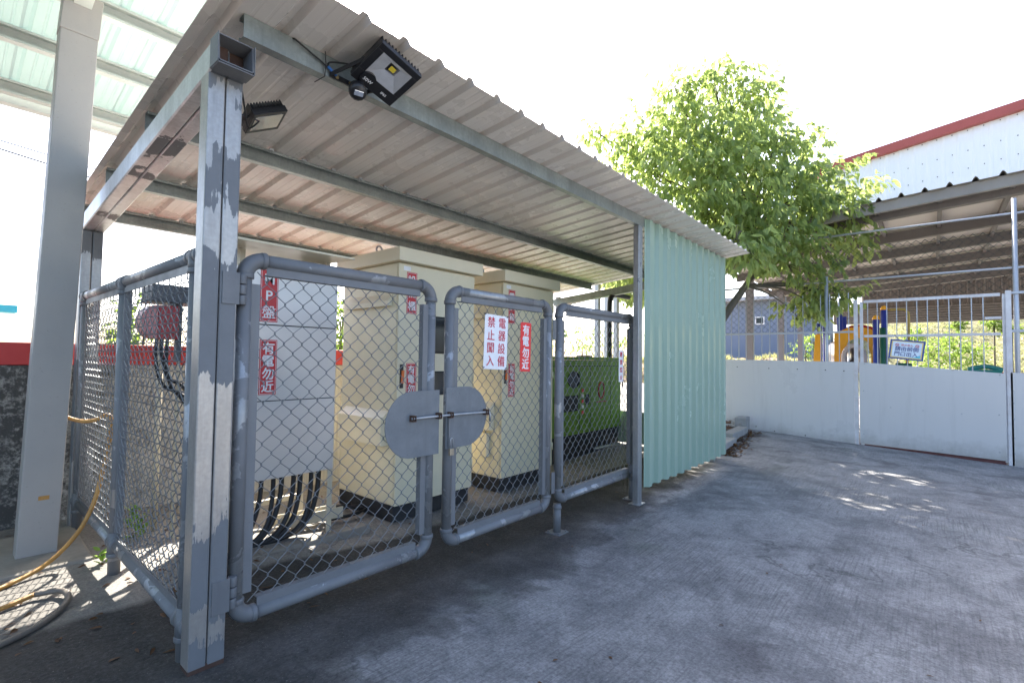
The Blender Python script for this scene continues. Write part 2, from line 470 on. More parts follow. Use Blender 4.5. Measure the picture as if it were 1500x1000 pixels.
def ground_mat():
    mt, nt, b = new_mat('yard_concrete')
    v = world_coords(nt)
    s = sep(nt, v)
    n_big = noise(nt, v, 0.55, 5, 0.6, 0.4)
    n_mid = noise(nt, v, 1.9, 7, 0.68, 0.3)
    n_fin = noise(nt, v, 38, 5, 0.7)
    broom = noise(nt, world_coords(nt, (3.0, 85, 1), (0, 0, rad(-50))), 1.0, 3, 0.55)
    broom2 = noise(nt, world_coords(nt, (70, 5.0, 1), (0, 0, rad(-24))), 1.0, 3, 0.55)
    c = mixc(nt, n_big, (0.25, 0.243, 0.24), (0.375, 0.363, 0.353))
    c = mixc(nt, ramp(nt, n_mid, [(0.40, g1(0)), (0.66, g1(0.75))]), c, (0.120, 0.118, 0.120))
    # broom marks, stronger far to the right
    bm = mth(nt, 'MULTIPLY', ramp(nt, broom, [(0.46, g1(0)), (0.70, g1(1))]), ramp(nt, noise(nt, v, 0.45, 3), [(0.42, g1(0.12)), (0.62, g1(0.75))]))
    c = mixc(nt, bm, c, (0.12, 0.12, 0.123))
    bm2 = mth(nt, 'MULTIPLY', ramp(nt, broom2, [(0.48, g1(0)), (0.70, g1(0.7))]), ramp(nt, n_big, [(0.46, g1(0)), (0.62, g1(0.75))]))
    c = mixc(nt, bm2, c, (0.13, 0.13, 0.132))
    # old blotches
    bl = ramp(nt, noise(nt, v, 1.25, 4, 0.55, 0.8), [(0.58, g1(0)), (0.70, g1(0.6))])
    c = mixc(nt, bl, c, (0.088, 0.080, 0.084))
    moss = ramp(nt, noise(nt, world_coords(nt, (0.9, 0.9, 0.9)), 1.0, 3, 0.5), [(0.62, g1(0)), (0.75, g1(0.35))])
    c = mixc(nt, moss, c, (0.12, 0.14, 0.095))
    # unseen yard behind the camera, made paler to bounce light into the shelter
    c = mixc(nt, ramp(nt, mth(nt, 'MULTIPLY_ADD', s[1], -0.5, -2.2), [(0.0, g1(0)), (1.0, g1(0.85))]), c, (0.58, 0.56, 0.53))
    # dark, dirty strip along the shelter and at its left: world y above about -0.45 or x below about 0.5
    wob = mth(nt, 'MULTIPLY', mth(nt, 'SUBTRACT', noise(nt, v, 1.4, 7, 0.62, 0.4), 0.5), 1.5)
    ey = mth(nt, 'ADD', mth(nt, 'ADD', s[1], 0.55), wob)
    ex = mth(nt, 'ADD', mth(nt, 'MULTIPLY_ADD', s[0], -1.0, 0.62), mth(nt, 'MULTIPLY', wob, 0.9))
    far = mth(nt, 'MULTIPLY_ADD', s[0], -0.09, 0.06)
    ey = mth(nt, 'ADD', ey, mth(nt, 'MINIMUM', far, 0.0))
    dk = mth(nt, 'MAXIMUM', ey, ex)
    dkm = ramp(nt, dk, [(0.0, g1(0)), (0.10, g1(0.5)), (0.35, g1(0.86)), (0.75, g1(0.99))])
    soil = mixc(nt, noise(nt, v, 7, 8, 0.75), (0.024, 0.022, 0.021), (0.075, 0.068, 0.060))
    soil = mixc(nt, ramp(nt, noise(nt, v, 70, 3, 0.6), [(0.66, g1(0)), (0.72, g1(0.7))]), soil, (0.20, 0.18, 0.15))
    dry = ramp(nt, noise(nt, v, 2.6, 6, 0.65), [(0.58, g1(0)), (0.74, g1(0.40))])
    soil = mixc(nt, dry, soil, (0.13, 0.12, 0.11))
    # pale concrete floor, lightened where the sun strip falls to brighten it and the roof
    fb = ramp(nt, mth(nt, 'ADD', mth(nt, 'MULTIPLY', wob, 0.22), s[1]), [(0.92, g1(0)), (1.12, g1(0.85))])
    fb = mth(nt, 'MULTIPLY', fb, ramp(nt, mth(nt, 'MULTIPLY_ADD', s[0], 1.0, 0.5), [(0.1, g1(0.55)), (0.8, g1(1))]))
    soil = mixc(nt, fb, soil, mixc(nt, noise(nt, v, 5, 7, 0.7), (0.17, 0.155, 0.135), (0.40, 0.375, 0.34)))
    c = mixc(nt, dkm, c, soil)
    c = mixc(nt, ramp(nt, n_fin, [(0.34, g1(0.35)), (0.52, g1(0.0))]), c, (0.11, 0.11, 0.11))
    grain = noise(nt, v, 62, 4, 0.75)
    c = mixc(nt, 1.0, c, ramp(nt, grain, [(0.25, g1(0.55)), (0.5, g1(1.0)), (0.75, g1(1.4))]), 'MULTIPLY')
    mott = noise(nt, v, 7.5, 6, 0.7, 0.4)
    c = mixc(nt, 1.0, c, ramp(nt, mott, [(0.3, g1(0.84)), (0.5, g1(1.0)), (0.7, g1(1.10))]), 'MULTIPLY')
    crk = nd(nt, 'ShaderNodeTexVoronoi', feature='DISTANCE_TO_EDGE')
    crk.inputs['Scale'].default_value = 0.42
    wv = nd(nt, 'ShaderNodeVectorMath', operation='ADD')
    nt.links.new(v, wv.inputs[0])
    cn_ = nd(nt, 'ShaderNodeTexNoise')
    cn_.inputs['Scale'].default_value = 1.6
    cn_.inputs['Detail'].default_value = 6
    nt.links.new(v, cn_.inputs['Vector'])
    nt.links.new(cn_.outputs['Color'], wv.inputs[1])
    nt.links.new(wv.outputs[0], crk.inputs['Vector'])
    ck = mth(nt, 'MULTIPLY', ramp(nt, crk.outputs[0], [(0.0, g1(0.6)), (0.0045, g1(0.0))]), ramp(nt, noise(nt, v, 0.7, 2), [(0.50, g1(0)), (0.58, g1(1))]))
    c = mixc(nt, ck, c, (0.045, 0.044, 0.044))
    pit = ramp(nt, noise(nt, v, 120, 2, 0.5), [(0.70, g1(0)), (0.74, g1(0.5))])
    c = mixc(nt, pit, c, (0.42, 0.40, 0.37))
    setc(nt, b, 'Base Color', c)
    setc(nt, b, 'Roughness', ramp(nt, n_mid, [(0.3, g1(0.62)), (0.7, g1(0.92))]))
    b.inputs['Specular IOR Level'].default_value = 0.18
    hgt = mth(nt, 'ADD', mth(nt, 'MULTIPLY', broom, 0.25), mth(nt, 'ADD', n_fin, mth(nt, 'MULTIPLY', mth(nt, 'MULTIPLY', dkm, noise(nt, v, 22, 7, 0.75)), 2.2)))
    bump(nt, b, hgt, 0.45, 0.012)
    return mt


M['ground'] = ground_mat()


def hill_mat():
    mt, nt, b = new_mat('grassy_hill')
    v = world_coords(nt)
    c = mixc(nt, ramp(nt, noise(nt, v, 0.5, 8, 0.75), [(0.35, g1(0)), (0.65, g1(1))]), (0.13, 0.135, 0.05), (0.28, 0.235, 0.13))
    c = mixc(nt, ramp(nt, noise(nt, v, 2.4, 6, 0.8), [(0.45, g1(0)), (0.62, g1(0.8))]), c, (0.06, 0.085, 0.025))
    setc(nt, b, 'Base Color', c)
    b.inputs['Roughness'].default_value = 0.95
    bump(nt, b, noise(nt, v, 3, 6, 0.7), 1.0, 0.2)
    return mt


M['hill'] = hill_mat()
M['bank'] = painted('dry_earth_bank', (0.34, 0.24, 0.17), 0.95, 0.7, 1.2, dirtcol=(0.12, 0.09, 0.05), bmp=0.8, streak=False)


# ------------------------------------------------------------------ mesh helpers
class MB:
    def __init__(self):
        self.v, self.f, self.s, self.marks = [], [], [], []

    def add(self, vs, fs, smooth=False):
        o = len(self.v)
        self.marks.append((o, len(self.f)))
        self.v += [tuple(p) for p in vs]
        self.f += [tuple(i + o for i in f) for f in fs]
        self.s += [smooth] * len(fs)
        return self

    def obox(self, c, a, b, d):
        c, a, b, d = V(c), V(a), V(b), V(d)
        vs = [c + a * i + b * j + d * k for i in (-1, 1) for j in (-1, 1) for k in (-1, 1)]
        return self.add(vs, [(0, 1, 3, 2), (4, 6, 7, 5), (0, 4, 5, 1), (2, 3, 7, 6), (0, 2, 6, 4), (1, 5, 7, 3)])

    def box(self, x0, y0, z0, x1, y1, z1):
        return self.obox(((x0 + x1) / 2, (y0 + y1) / 2, (z0 + z1) / 2), ((x1 - x0) / 2, 0, 0), (0, (y1 - y0) / 2, 0), (0, 0, (z1 - z0) / 2))

    def sweep(self, prof, p0, p1, u, w, smooth=False, cap=True):
        """closed 2-D profile swept from p0 to p1; profile axes u, w"""
        p0, p1, u, w = V(p0), V(p1), V(u), V(w)
        n = len(prof)
        vs = [p0 + u * a + w * b for a, b in prof] + [p1 + u * a + w * b for a, b in prof]
        fs = [(i, (i + 1) % n, n + (i + 1) % n, n + i) for i in range(n)]
        if cap:
            fs += [tuple(range(n - 1, -1, -1)), tuple(range(n, 2 * n))]
        return self.add(vs, fs, smooth)

    def tube(self, pts, r, n=8, cap=True, smooth=True, closed=False):
        pts = [V(p) for p in pts]
        k = len(pts)
        rs = r if isinstance(r, (list, tuple)) else [r] * k
        t0 = (pts[1] - pts[0]).normalized()
        ref = V((0, 0, 1)) if abs(t0.z) < 0.9 else V((1, 0, 0))
        u = t0.cross(ref).normalized()
        vs, fs = [], []
        for i in range(k):
            if closed:
                t = (pts[(i + 1) % k] - pts[i - 1]).normalized()
            elif i == 0:
                t = (pts[1] - pts[0]).normalized()
            elif i == k - 1:
                t = (pts[-1] - pts[-2]).normalized()
            else:
                t = (pts[i + 1] - pts[i - 1])
                t = t.normalized() if t.length > 1e-9 else (pts[i + 1] - pts[i]).normalized()
            u = (u - t * u.dot(t))
            u = u.normalized() if u.length > 1e-6 else t.orthogonal().normalized()
            w = t.cross(u)
            for j in range(n):
                a = 2 * pi * j / n
                vs.append(pts[i] + (u * cos(a) + w * sin(a)) * rs[i])
        for i in range(k if closed else k - 1):
            i2 = (i + 1) % k
            for j in range(n):
                j2 = (j + 1) % n
                fs.append((i * n + j, i * n + j2, i2 * n + j2, i2 * n + j))
        if cap and not closed:
            fs.append(tuple(range(n - 1, -1, -1)))
            fs.append(tuple(range((k - 1) * n, k * n)))
        return self.add(vs, fs, smooth)

    def build_each(self, name, mat, parent=None, per=1, bevel=0):
        """every `per` consecutive solids become a part of their own"""
        marks = self.marks + [(len(self.v), len(self.f))]
        outs = []
        for k in range(0, len(self.marks), per):
            (v0, f0), (v1, f1) = marks[k], marks[min(k + per, len(marks) - 1)]
            q = MB()
            q.v = self.v[v0:v1]
            q.f = [tuple(i - v0 for i in f) for f in self.f[f0:f1]]
            q.s = self.s[f0:f1]
            outs.append(q.build(name, mat, parent, bevel))
        return outs

    def build(self, name, mat, parent=None, bevel=0, seg=2, recalc=True):
        me = bpy.data.meshes.new(name)
        me.from_pydata(self.v, [], self.f)
        me.polygons.foreach_set('use_smooth', self.s)
        if recalc:
            bm = bmesh.new()
            bm.from_mesh(me)
            bmesh.ops.recalc_face_normals(bm, faces=bm.faces)
            bm.to_mesh(me)
            bm.free()
        me.materials.append(mat)
        me.update()
        o = bpy.data.objects.new(name, me)
        COL.objects.link(o)
        if parent is not None:
            o.parent = parent
            o.matrix_parent_inverse = Matrix.Identity(4)
            if parent.get('_loc') is not None:
                pass
        if bevel:
            bv = o.modifiers.new('bevel', 'BEVEL')
            bv.width = bevel
            bv.segments = seg
            bv.limit_method = 'ANGLE'
            bv.angle_limit = rad(40)
        return o


def tag(o, label=None, cat=None, group=None, kind=None):
    if label: o['label'] = label
    if cat: o['category'] = cat
    if group: o['group'] = group
    if kind: o['kind'] = kind
    return o


def thing(name, label, cat, group=None):
    """root at the world origin of its parts (parts are modelled in world coordinates)"""
    o = bpy.data.objects.new(name, None)
    o.empty_display_size = 0.1
    COL.objects.link(o)
    return tag(o, label, cat, group)


def lerp(a, b, t): return a + (b - a) * t


def smooth_path(pts, k=6):
    """Catmull-Rom through the points"""
    P = [V(p) for p in pts]
    P = [P[0] * 2 - P[1]] + P + [P[-1] * 2 - P[-2]]
    out = []
    for i in range(1, len(P) - 2):
        a, b, c, d = P[i - 1:i + 3]
        for s in range(k):
            t = s / k
            out.append(0.5 * ((2 * b) + (c - a) * t + (2 * a - 5 * b + 4 * c - d) * t * t + (3 * b - a - 3 * c + d) * t ** 3))
    out.append(P[-2])
    return out


def sst(t):
    t = max(0, min(1, t))
    return t * t * (3 - 2 * t)


def gz(x, y):
    yy = max(-8, min(4, y))
    return -0.12 * sst(x / 2.5) + sst((x - 5) / 5) * (0.09 + 0.05 * yy)


_txt = {}


def text_part(s, size, mat, parent, origin, right, up, bold=0.012, line=1.0, name='lettering', lift=0.0015, align='CENTER'):
    cu = bpy.data.curves.new('t', 'FONT')
    cu.body = s
    cu.size = size
    cu.align_x = align
    cu.align_y = 'CENTER'
    cu.space_line = line
    cu.offset = bold * size
    cu.extrude = 0.0006
    cu.resolution_u = 3
    ob = bpy.data.objects.new('t', cu)
    COL.objects.link(ob)
    dg = bpy.context.evaluated_depsgraph_get()
    me = bpy.data.meshes.new_from_object(ob.evaluated_get(dg))
    bpy.data.objects.remove(ob)
    bpy.data.curves.remove(cu)
    right, up = V(right).normalized(), V(up).normalized()
    nrm = right.cross(up)
    mm = Matrix((right, up, nrm)).transposed().to_4x4()
    mm.translation = V(origin) + nrm * lift
    # centre on the letters themselves
    xs = [v.co.x for v in me.vertices]; ys = [v.co.y for v in me.vertices]
    if xs:
        off = V(((min(xs) + max(xs)) / 2, (min(ys) + max(ys)) / 2, 0))
        for v in me.vertices:
            v.co -= off
    me.transform(mm)
    me.materials.clear()
    me.materials.append(mat)
    me.name = name
    o = bpy.data.objects.new(name, me)
    COL.objects.link(o)
    o.parent = parent
    return o


# ------------------------------------------------------------------ ground, hills
def build_ground():
    xs = [-220, -120, -60, -30, -18, -12, -9] + [-7 + 0.25 * i for i in range(24 * 4 + 1)] + [18.5, 20, 23, 28, 40, 70, 120, 220]
    ys = [-220, -120, -60, -30, -20, -14, -10] + [-8 + 0.25 * i for i in range(48 + 1)] + [5, 6, 8, 11, 16, 25, 45, 90, 220]
    vs = [(x, y, gz(x, y)) for y in ys for x in xs]
    nx = len(xs)
    fs = [(j * nx + i, j * nx + i + 1, (j + 1) * nx + i + 1, (j + 1) * nx + i) for j in range(len(ys) - 1) for i in range(nx - 1)]
    mb = MB()
    mb.add(vs, fs, True)
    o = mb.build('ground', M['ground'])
    tag(o, 'stained grey concrete yard in front of the metal shelter', kind='structure')


build_ground()


def hill(name, x0, y0, x1, y1, top, mat, label, seed, steps=46, rise=1.0, wob=0.5):
    """a bank rising with distance from the line x0,y0 - x1,y1"""
    rr = random.Random(seed)
    ph = [rr.uniform(0, 6) for _ in range(6)]
    a, b = V((x0, y0, 0)), V((x1, y1, 0))
    al = (b - a).normalized()
    out = V((-al.y, al.x, 0))
    L = (b - a).length
    vs, fs = [], []
    n, mm_ = steps, 16
    for j in range(mm_ + 1):
        t = j / mm_
        for i in range(n + 1):
            s = i / n * L
            p = a + al * s + out * (t * rise)
            h = top * sst(t) * (0.8 + 0.2 * sin(s * 0.11 + ph[0])) + wob * (sin(s * 0.5 + ph[1] + t * 5) * 0.4 + sin(s * 1.7 + ph[2] - t * 9) * 0.18) * min(1, t * 4) - 0.3
            vs.append((p.x, p.y, h))
    for j in range(mm_):
        for i in range(n):
            q = j * (n + 1) + i
            fs.append((q, q + 1, q + n + 2, q + n + 1))
    mb = MB()
    mb.add(vs, fs, True)
    o = mb.build(name, mat)
    return tag(o, label, kind='structure')


# ------------------------------------------------------------------ corrugated sheets
def rib_profile(length, period, rib, flute=0.004, start=0.0):
    """(s, h) polyline along the sheet width"""
    pts = [(0, 0)]
    s = start
    while s < length - 0.002:
        for ds, h in ((0.0, 0), (0.022, rib), (0.050, rib), (0.072, 0), (period * 0.52, 0), (period * 0.54, flute), (period * 0.58, flute), (period * 0.60, 0), (period * 0.78, 0), (period * 0.80, flute), (period * 0.84, flute), (period * 0.86, 0)):
            if 0 < s + ds < length:
                pts.append((s + ds, h))
        s += period
    pts.append((length, 0))
    return pts


def sheet(mb, prof, o, us, ul, un, t=0.0012, segs=1, edge=None):
    """sheet: profile along us, long direction ul (vector of full length), normal un"""
    o, us, ul, un = V(o), V(us), V(ul), V(un).normalized()
    n = len(prof)
    vs = []
    for lay in (0, 1):
        for k in range(segs + 1):
            for i, (s, h) in enumerate(prof):
                p = o + us * s + un * (h + lay * t) + ul * (k / segs)
                if edge and k == 0:
                    p = p + edge(s)
                vs.append(p)
    fs = []
    lay = n * (segs + 1)
    for L in (0, 1):
        for k in range(segs):
            for i in range(n - 1):
                a = L * lay + k * n + i
                q = (a, a + 1, a + n + 1, a + n)
                fs.append(q if L else q[::-1])
    for i in range(n - 1):
        fs.append((i, i + 1, lay + i + 1, lay + i))
        a = segs * n + i
        fs.append((a + 1, a, lay + a, lay + a + 1))
    for k in range(segs):
        fs.append((k * n + n, k * n, lay + k * n, lay + k * n + n))
        a = k * n + n - 1
        fs.append((a, a + n, lay + a + n, lay + a))
    return mb.add(vs, fs, False)


# ------------------------------------------------------------------ the shelter
SLOPE = -0.093


def zroof(y): return 2.975 + SLOPE * (y + 0.1)
def zbeam(y): return 2.69 + SLOPE * y


X_END = 7.02
shelter = thing('equipment_shelter', 'open metal shelter with beige ribbed roof and galvanised posts over the electrical cabinets', 'shelter')


def twin_post(name_base, x0, y0, w, d, z0, z1, mat):
    """two channels back to back with a dark seam between them"""
    hw = w / 2
    mb = MB()
    for xa in (x0, x0 + hw + 0.002):
        t, lip = 0.004, 0.02
        x1 = xa + hw - 0.002
        # rounded rectangular hollow section
        mb.sweep([(xa + .006, y0), (x1 - .006, y0), (x1 - .0018, y0 + .0018), (x1, y0 + .006), (x1, y0 + d - .006), (x1 - .006, y0 + d), (xa + .006, y0 + d), (xa, y0 + d - .006), (xa, y0 + .006), (xa + .0018, y0 + .0018)], (0, 0, z0), (0, 0, z1), (1, 0, 0), (0, 1, 0))
    o = mb.build('post', mat, shelter)
    return o


p = twin_post('post', 0.0, 0.0, 0.148, 0.10, 0.02, zbeam(0.0) - 0.001, M['post'])
base = MB().box(0.0015, 0.0015, -0.04, 0.1465, 0.0985, 0.026).build('rusty_base', M['rust_base'], p)
p = twin_post('post', 0.0, 2.84, 0.140, 0.10, -0.1, zbeam(2.9) - 0.001, M['post2'])
mb = MB().box(4.118, -0.098, -0.13, 4.212, -0.035, 2.862)
o = mb.build('post', M['post3'], shelter, 0.004)
MB().box(4.09, -0.125, gz(4.2, 0) - 0.002, 4.24, 0.0, gz(4.2, 0) + 0.008).build('base_plate', M['post3'], o)
for (xx, yy) in ((6.86, 0.02), (6.86, 2.86), (3.86, 2.88)):
    MB().box(xx, yy, -0.12, xx + 0.075, yy + 0.08, zroof(yy) - 0.115 + (0.0)).build('post', M['post3'], shelter, 0.004)


def hollow_beam(x0, x1, ya, yb, h, t, mat, name, single=None):
    mb = MB()
    za, zb = zbeam(ya), zbeam(yb)
    d = V((0, yb - ya, zb - za))
    up = V((0, -d.z, d.y)).normalized()
    if up.z < 0: up = -up
    xm = (x0 + x1) / 2

    def ring(xa, xb):
        r = 0.007
        outer = [(xa + r, 0), (xb - r, 0), (xb, r), (xb, h - r), (xb - r, h), (xa + r, h), (xa, h - r), (xa, r)]
        inner = [(xa + r, t), (xb - r, t), (xb - t, r), (xb - t, h - r), (xb - r, h - t), (xa + r, h - t), (xa + t, h - r), (xa + t, r)]
        vs, n = [], 8
        for base in ((0, ya, za), (0, yb, zb)):
            for prof in (outer, inner):
                for a, b in prof:
                    vs.append(V(base) + V((a, 0, 0)) + up * b)
        fs = []
        for i in range(n):
            j = (i + 1) % n
            fs += [(i, j, 16 + j, 16 + i), (8 + j, 8 + i, 24 + i, 24 + j), (j, i, 8 + i, 8 + j), (16 + i, 16 + j, 24 + j, 24 + i)]
        mb.add(vs, fs)
    if single:
        ring(x0, x1)
    else:
        ring(x0, xm - 0.0015)
        ring(xm + 0.0015, x1)
    return mb.build(name, mat, shelter)


hb = hollow_beam(0.0, 0.15, -0.018, 2.97, 0.128, 0.004, M['beam'], 'side_beam')
st_ = hollow_beam(0.001, 0.149, -0.115, -0.0185, 0.127, 0.005, M['strip'], 'beam_end', True)
hollow_beam(6.84, 6.94, -0.09, 2.97, 0.128, 0.004, M['purlin'], 'side_beam')
# collar of thick plate where the beam ends over the corner post, with rust inside
mb = MB()
zc = zbeam(-0.05)
for (xa, xb) in ((-0.004, -0.0005), (0.1505, 0.154)):
    mb.box(xa, -0.118, zc - 0.002, xb, -0.02, zc + 0.132)
mb.box(-0.0005, -0.118, zc - 0.006, 0.1505, -0.02, zc - 0.001)
mb.build('end_collar', M['strip'], hb, 0.001)
mb = MB()
mb.box(0.0765, -0.085, zc + 0.006, 0.0735 + 0.010, -0.075, zc + 0.035)
mb.box(0.006, -0.02, zc + 0.006, 0.07, -0.015, zc + 0.12)
mb.box(0.080, 0.0, zc + 0.006, 0.144, 0.005, zc + 0.12)
mb.build('rusty_inside', M['rust_base'], hb)

# purlins
PY = (-0.10, 1.08, 2.10, 3.02)
PH = 0.11


def purlin(y, x0, x1, front_web):
    zt = zroof(y) - 0.003
    t = 0.003
    dpt = 0.055
    mb = MB()
    if front_web:      # flat web towards the yard, flanges to the back
        prof = [(0, 0), (dpt, 0), (dpt, 0.016), (dpt - t, 0.016), (dpt - t, t), (t, t), (t, PH - t), (dpt - t, PH - t), (dpt - t, PH - 0.016), (dpt, PH - 0.016), (dpt, PH), (0, PH)]
    else:              # open side with lips towards the yard
        prof = [(dpt, 0), (dpt, PH), (0, PH), (0, PH - 0.018), (t, PH - 0.018), (t, PH - t), (dpt - t, PH - t), (dpt - t, t), (t, t), (t, 0.018), (0, 0.018), (0, 0)]
    mb.sweep(prof, (x0, y, zt - PH), (x1, y, zt - PH), (0, 1, 0), (0, 0, 1))
    o = mb.build('purlin', M['purlin'], shelter)
    # screw tails and washers where the ribs cross
    mb = MB()
    k = 0
    x = 0.47 - 0.24
    while x < X_END - 0.2:
        if x > x0 + 0.1 and R.random() < (0.55 if front_web else 0.9):
            mb.tube([(x + 0.03, y + 0.022, zt - 0.022), (x + 0.03, y + 0.022, zt + 0.001)], 0.0035, 6)
            if not front_web:
                mb.obox((x + 0.036, y - 0.006, zt + 0.006), (0.016, 0, 0), (0, 0.006, 0.004), (0, -0.003, 0.005))
                mb.box(x + 0.028, y - 0.0025, zt - 0.024, x + 0.031, y - 0.0003, zt - 0.002)
        x += 0.24
    if mb.v:
        mb.build_each('fastener', M['steel'], o, 1 if front_web else 3)
    return o


P0 = purlin(PY[0], 0.105, X_END - 0.05, True)
purlin(PY[1], 0.02, X_END - 0.05, False)
purlin(PY[2], 0.02, X_END - 0.15, False)
purlin(PY[3], 0.02, 6.6, False)

# roof sheet
yF, yB = -0.455, 3.30
prof = rib_profile(X_END + 0.035, 0.2345, 0.030, 0.0014, start=0.24 - 0.2)
mb = MB()
sheet(mb, prof, (-0.035, yF, zroof(yF)), (1, 0, 0), (0, yB - yF, zroof(yB) - zroof(yF)), (0, -SLOPE, 1), 0.0016, 10)
mb.build('roof', M['roof'], shelter)
# green wall sheet
WX0, WX1, WY = 4.235, 6.985, -0.107


def wall_profile(length, period, rib):
    pts, s = [(0, 0)], 0.03
    while s < length - 0.01:
        for ds, h in ((0, 0), (0.020, rib), (0.086, rib), (0.106, 0), (0.160, 0), (0.165, 0.004), (0.175, 0.004), (0.180, 0)):
            if 0 < s + ds < length: pts.append((s + ds, h))
        s += period
    pts.append((length, 0))
    return pts


prof = wall_profile(WX1 - WX0, 0.229, 0.042)
mb = MB()
sheet(mb, prof, (WX0, WY, 0.045), (1, 0, 0), (0, 0, 2.905), (0, -1, 0), 0.0014, 2, edge=lambda s: V((0, 0, 0.004 * sin(s * 5))))
gw = mb.build('wall_panel', M['green'], shelter)
mb = MB()
for zz in (2.62, 1.45, 0.22):
    for k in range(6):
        xx = WX0 + 0.03 + 0.143 + 0.229 * (1 + 2 * k)
        mb.tube([(xx, WY - 0.0005, zz), (xx, WY - 0.0075, zz)], [0.0075, 0.005], 8)
mb.build_each('screw', M['seam'], gw)
# green end wall on the far right side, seen only from the yard side as an edge
mb = MB()
prof = rib_profile(2.9, 0.252, 0.028, 0.006, start=0.03)
sheet(mb, prof, (7.165, 0.02, -0.03), (0, 1, 0), (0, 0, 2.55), (1, 0, 0), 0.0014, 1)
# (left open in the photograph: daylight shows through, so the end wall is only a low skirt)
mb2 = MB()
sheet(mb2, prof, (7.165, 0.02, -0.03), (0, 1, 0), (0, 0, 0.55), (1, 0, 0), 0.0014, 1)
mb2.build('skirt_panel', M['green'], shelter)


# ------------------------------------------------------------------ chain-link
def chain_wire(mb, o, u, up, n, width, height, s=0.0475, pitch=0.100, r=0.0024, h=0.004, seed=0, sides=4, k=12):
    """interlocking zigzag wires: o lower left corner, u along, up, n normal"""
    o, u, up, n = V(o), V(u).normalized(), V(up).normalized(), V(n).normalized()
    cnt = int(round(width / s))
    s = width / cnt
    per = max(1, int(round(height / pitch)))
    pitch = height / per
    rr = random.Random(seed)
    for i in range(cnt):
        x0, x1 = i * s, (i + 1) * s
        ov = r * 1.6
        if i == 0: x0 += ov
        pts = []
        ph = 0.0 if i % 2 == 0 else 0.5
        jit = rr.uniform(-0.0015, 0.0015)
        a0 = 0.0
        N = per * 2
        for q in range(N + 1):
            right = (q + (0 if i % 2 == 0 else 1)) % 2 == 1
            z = q * pitch / 2
            x = (x1 + ov) if right else (x0 - ov)
            sg = 1 if right else -1
            # a flattened bend round the neighbour wire: front to back
            if 0 < q < N:
                pts.append(o + u * (x - sg * 0.0045) + up * (z - 0.0065 + jit) + n * (h * sg))
                pts.append(o + u * x + up * (z + jit))
                pts.append(o + u * (x - sg * 0.0045) + up * (z + 0.0065 + jit) - n * (h * sg))
            else:
                pts.append(o + u * x + up * z)
        mb.tube(pts, r, sides, cap=False, smooth=True)
    return mb


def elbow_pts(c, a, b, r, k=6):
    """quarter bend between directions a and b leaving corner c (a, b unit vectors pointing away from the corner)"""
    c, a, b = V(c), V(a), V(b)
    ctr = c + a * r + b * r
    return [ctr - b * r * cos(t) - a * r * sin(t) for t in [pi / 2 * i / k for i in range(k + 1)]]


PR = 0.0335


def pipe_part(pts, r, mat, name, parent, n=14):
    return MB().tube(pts, r, n).build(name, mat, parent)


def collar(mb, p, d, r, w=0.012):
    p, d = V(p), V(d).normalized()
    mb.tube([p - d * w, p - d * w * 0.6, p + d * w * 0.6, p + d * w], [r * 0.97, r, r, r * 0.97], 14)


def gate_frame(root, xa, xb, za, zb, y, bends=(1, 1, 1, 1), legs=()):
    """pipe rectangle with elbow fittings; bends: (tl, tr, bl, br) True = elbow"""
    eb = 0.085
    ux, uz = V((1, 0, 0)), V((0, 0, 1))
    cor = {'tl': (V((xa, y, zb)), ux, -uz), 'tr': (V((xb, y, zb)), -ux, -uz), 'bl': (V((xa, y, za)), ux, uz), 'br': (V((xb, y, za)), -ux, uz)}
    pipe_part([(xa + eb, y, zb), (xb - eb, y, zb)], PR, M['pipe'], 'top_rail', root)
    pipe_part([(xa + eb, y, za), (xb - eb, y, za)], PR, M['pipe'], 'bottom_rail', root)
    pipe_part([(xa, y, za + eb), (xa, y, zb - eb)], PR, M['pipe'], 'stile', root)
    pipe_part([(xb, y, za + eb), (xb, y, zb - eb)], PR, M['pipe'], 'stile', root)
    for (kname, (c, a, b)) in cor.items():
        mb = MB()
        mb.tube(elbow_pts(c, a, b, eb, 7), PR * 1.16, 14)
        collar(mb, c + a * eb, a, PR * 1.27)
        collar(mb, c + b * eb, b, PR * 1.27)
        mb.build('elbow', M['elbow'], root)


def angle_strips(root, xa, xb, za, zb, y):
    """flat angle bars on the inside of a frame, to which the wire is hooked"""
    wd = 0.042
    i = PR - 0.004
    for (a, b) in (((xa + 0.10, zb - i - wd), (xb - 0.10, zb - i)), ((xa + 0.10, za + i), (xb - 0.10, za + i + wd))):
        mb = MB().box(a[0], y - 0.012, a[1], b[0], y - 0.007, b[1])
        top = a[1] > 1
        mb.box(a[0], y - 0.0068, (a[1] if top else b[1] - 0.005), b[0], y + 0.03, (a[1] + 0.005 if top else b[1]))
        mb.build('angle_strip', M['strip'], root)
    for (x0, x1, fl) in ((xa + i, xa + i + wd, 1), (xb - i - wd, xb - i, 0)):
        mb = MB().box(x0, y - 0.012, za + 0.11, x1, y - 0.007, zb - 0.12)
        fx = x1 - 0.005 if fl else x0
        mb.box(fx, y - 0.0068, za + 0.11, fx + 0.005, y + 0.03, zb - 0.12)
        mb.build('angle_strip', M['strip'], root)


def mesh_panel(root, xa, xb, za, zb, y, seed):
    i = PR + 0.028
    mb = MB()
    chain_wire(mb, (xa + i, y + 0.008, za + i - 0.006), (1, 0, 0), (0, 0, 1), (0, -1, 0), xb - xa - 2 * i, zb - za - 2 * i + 0.012, seed=seed)
    # hooked wire ends along the top
    return mb.build('chain_link_mesh', M['wire'], root, recalc=False)


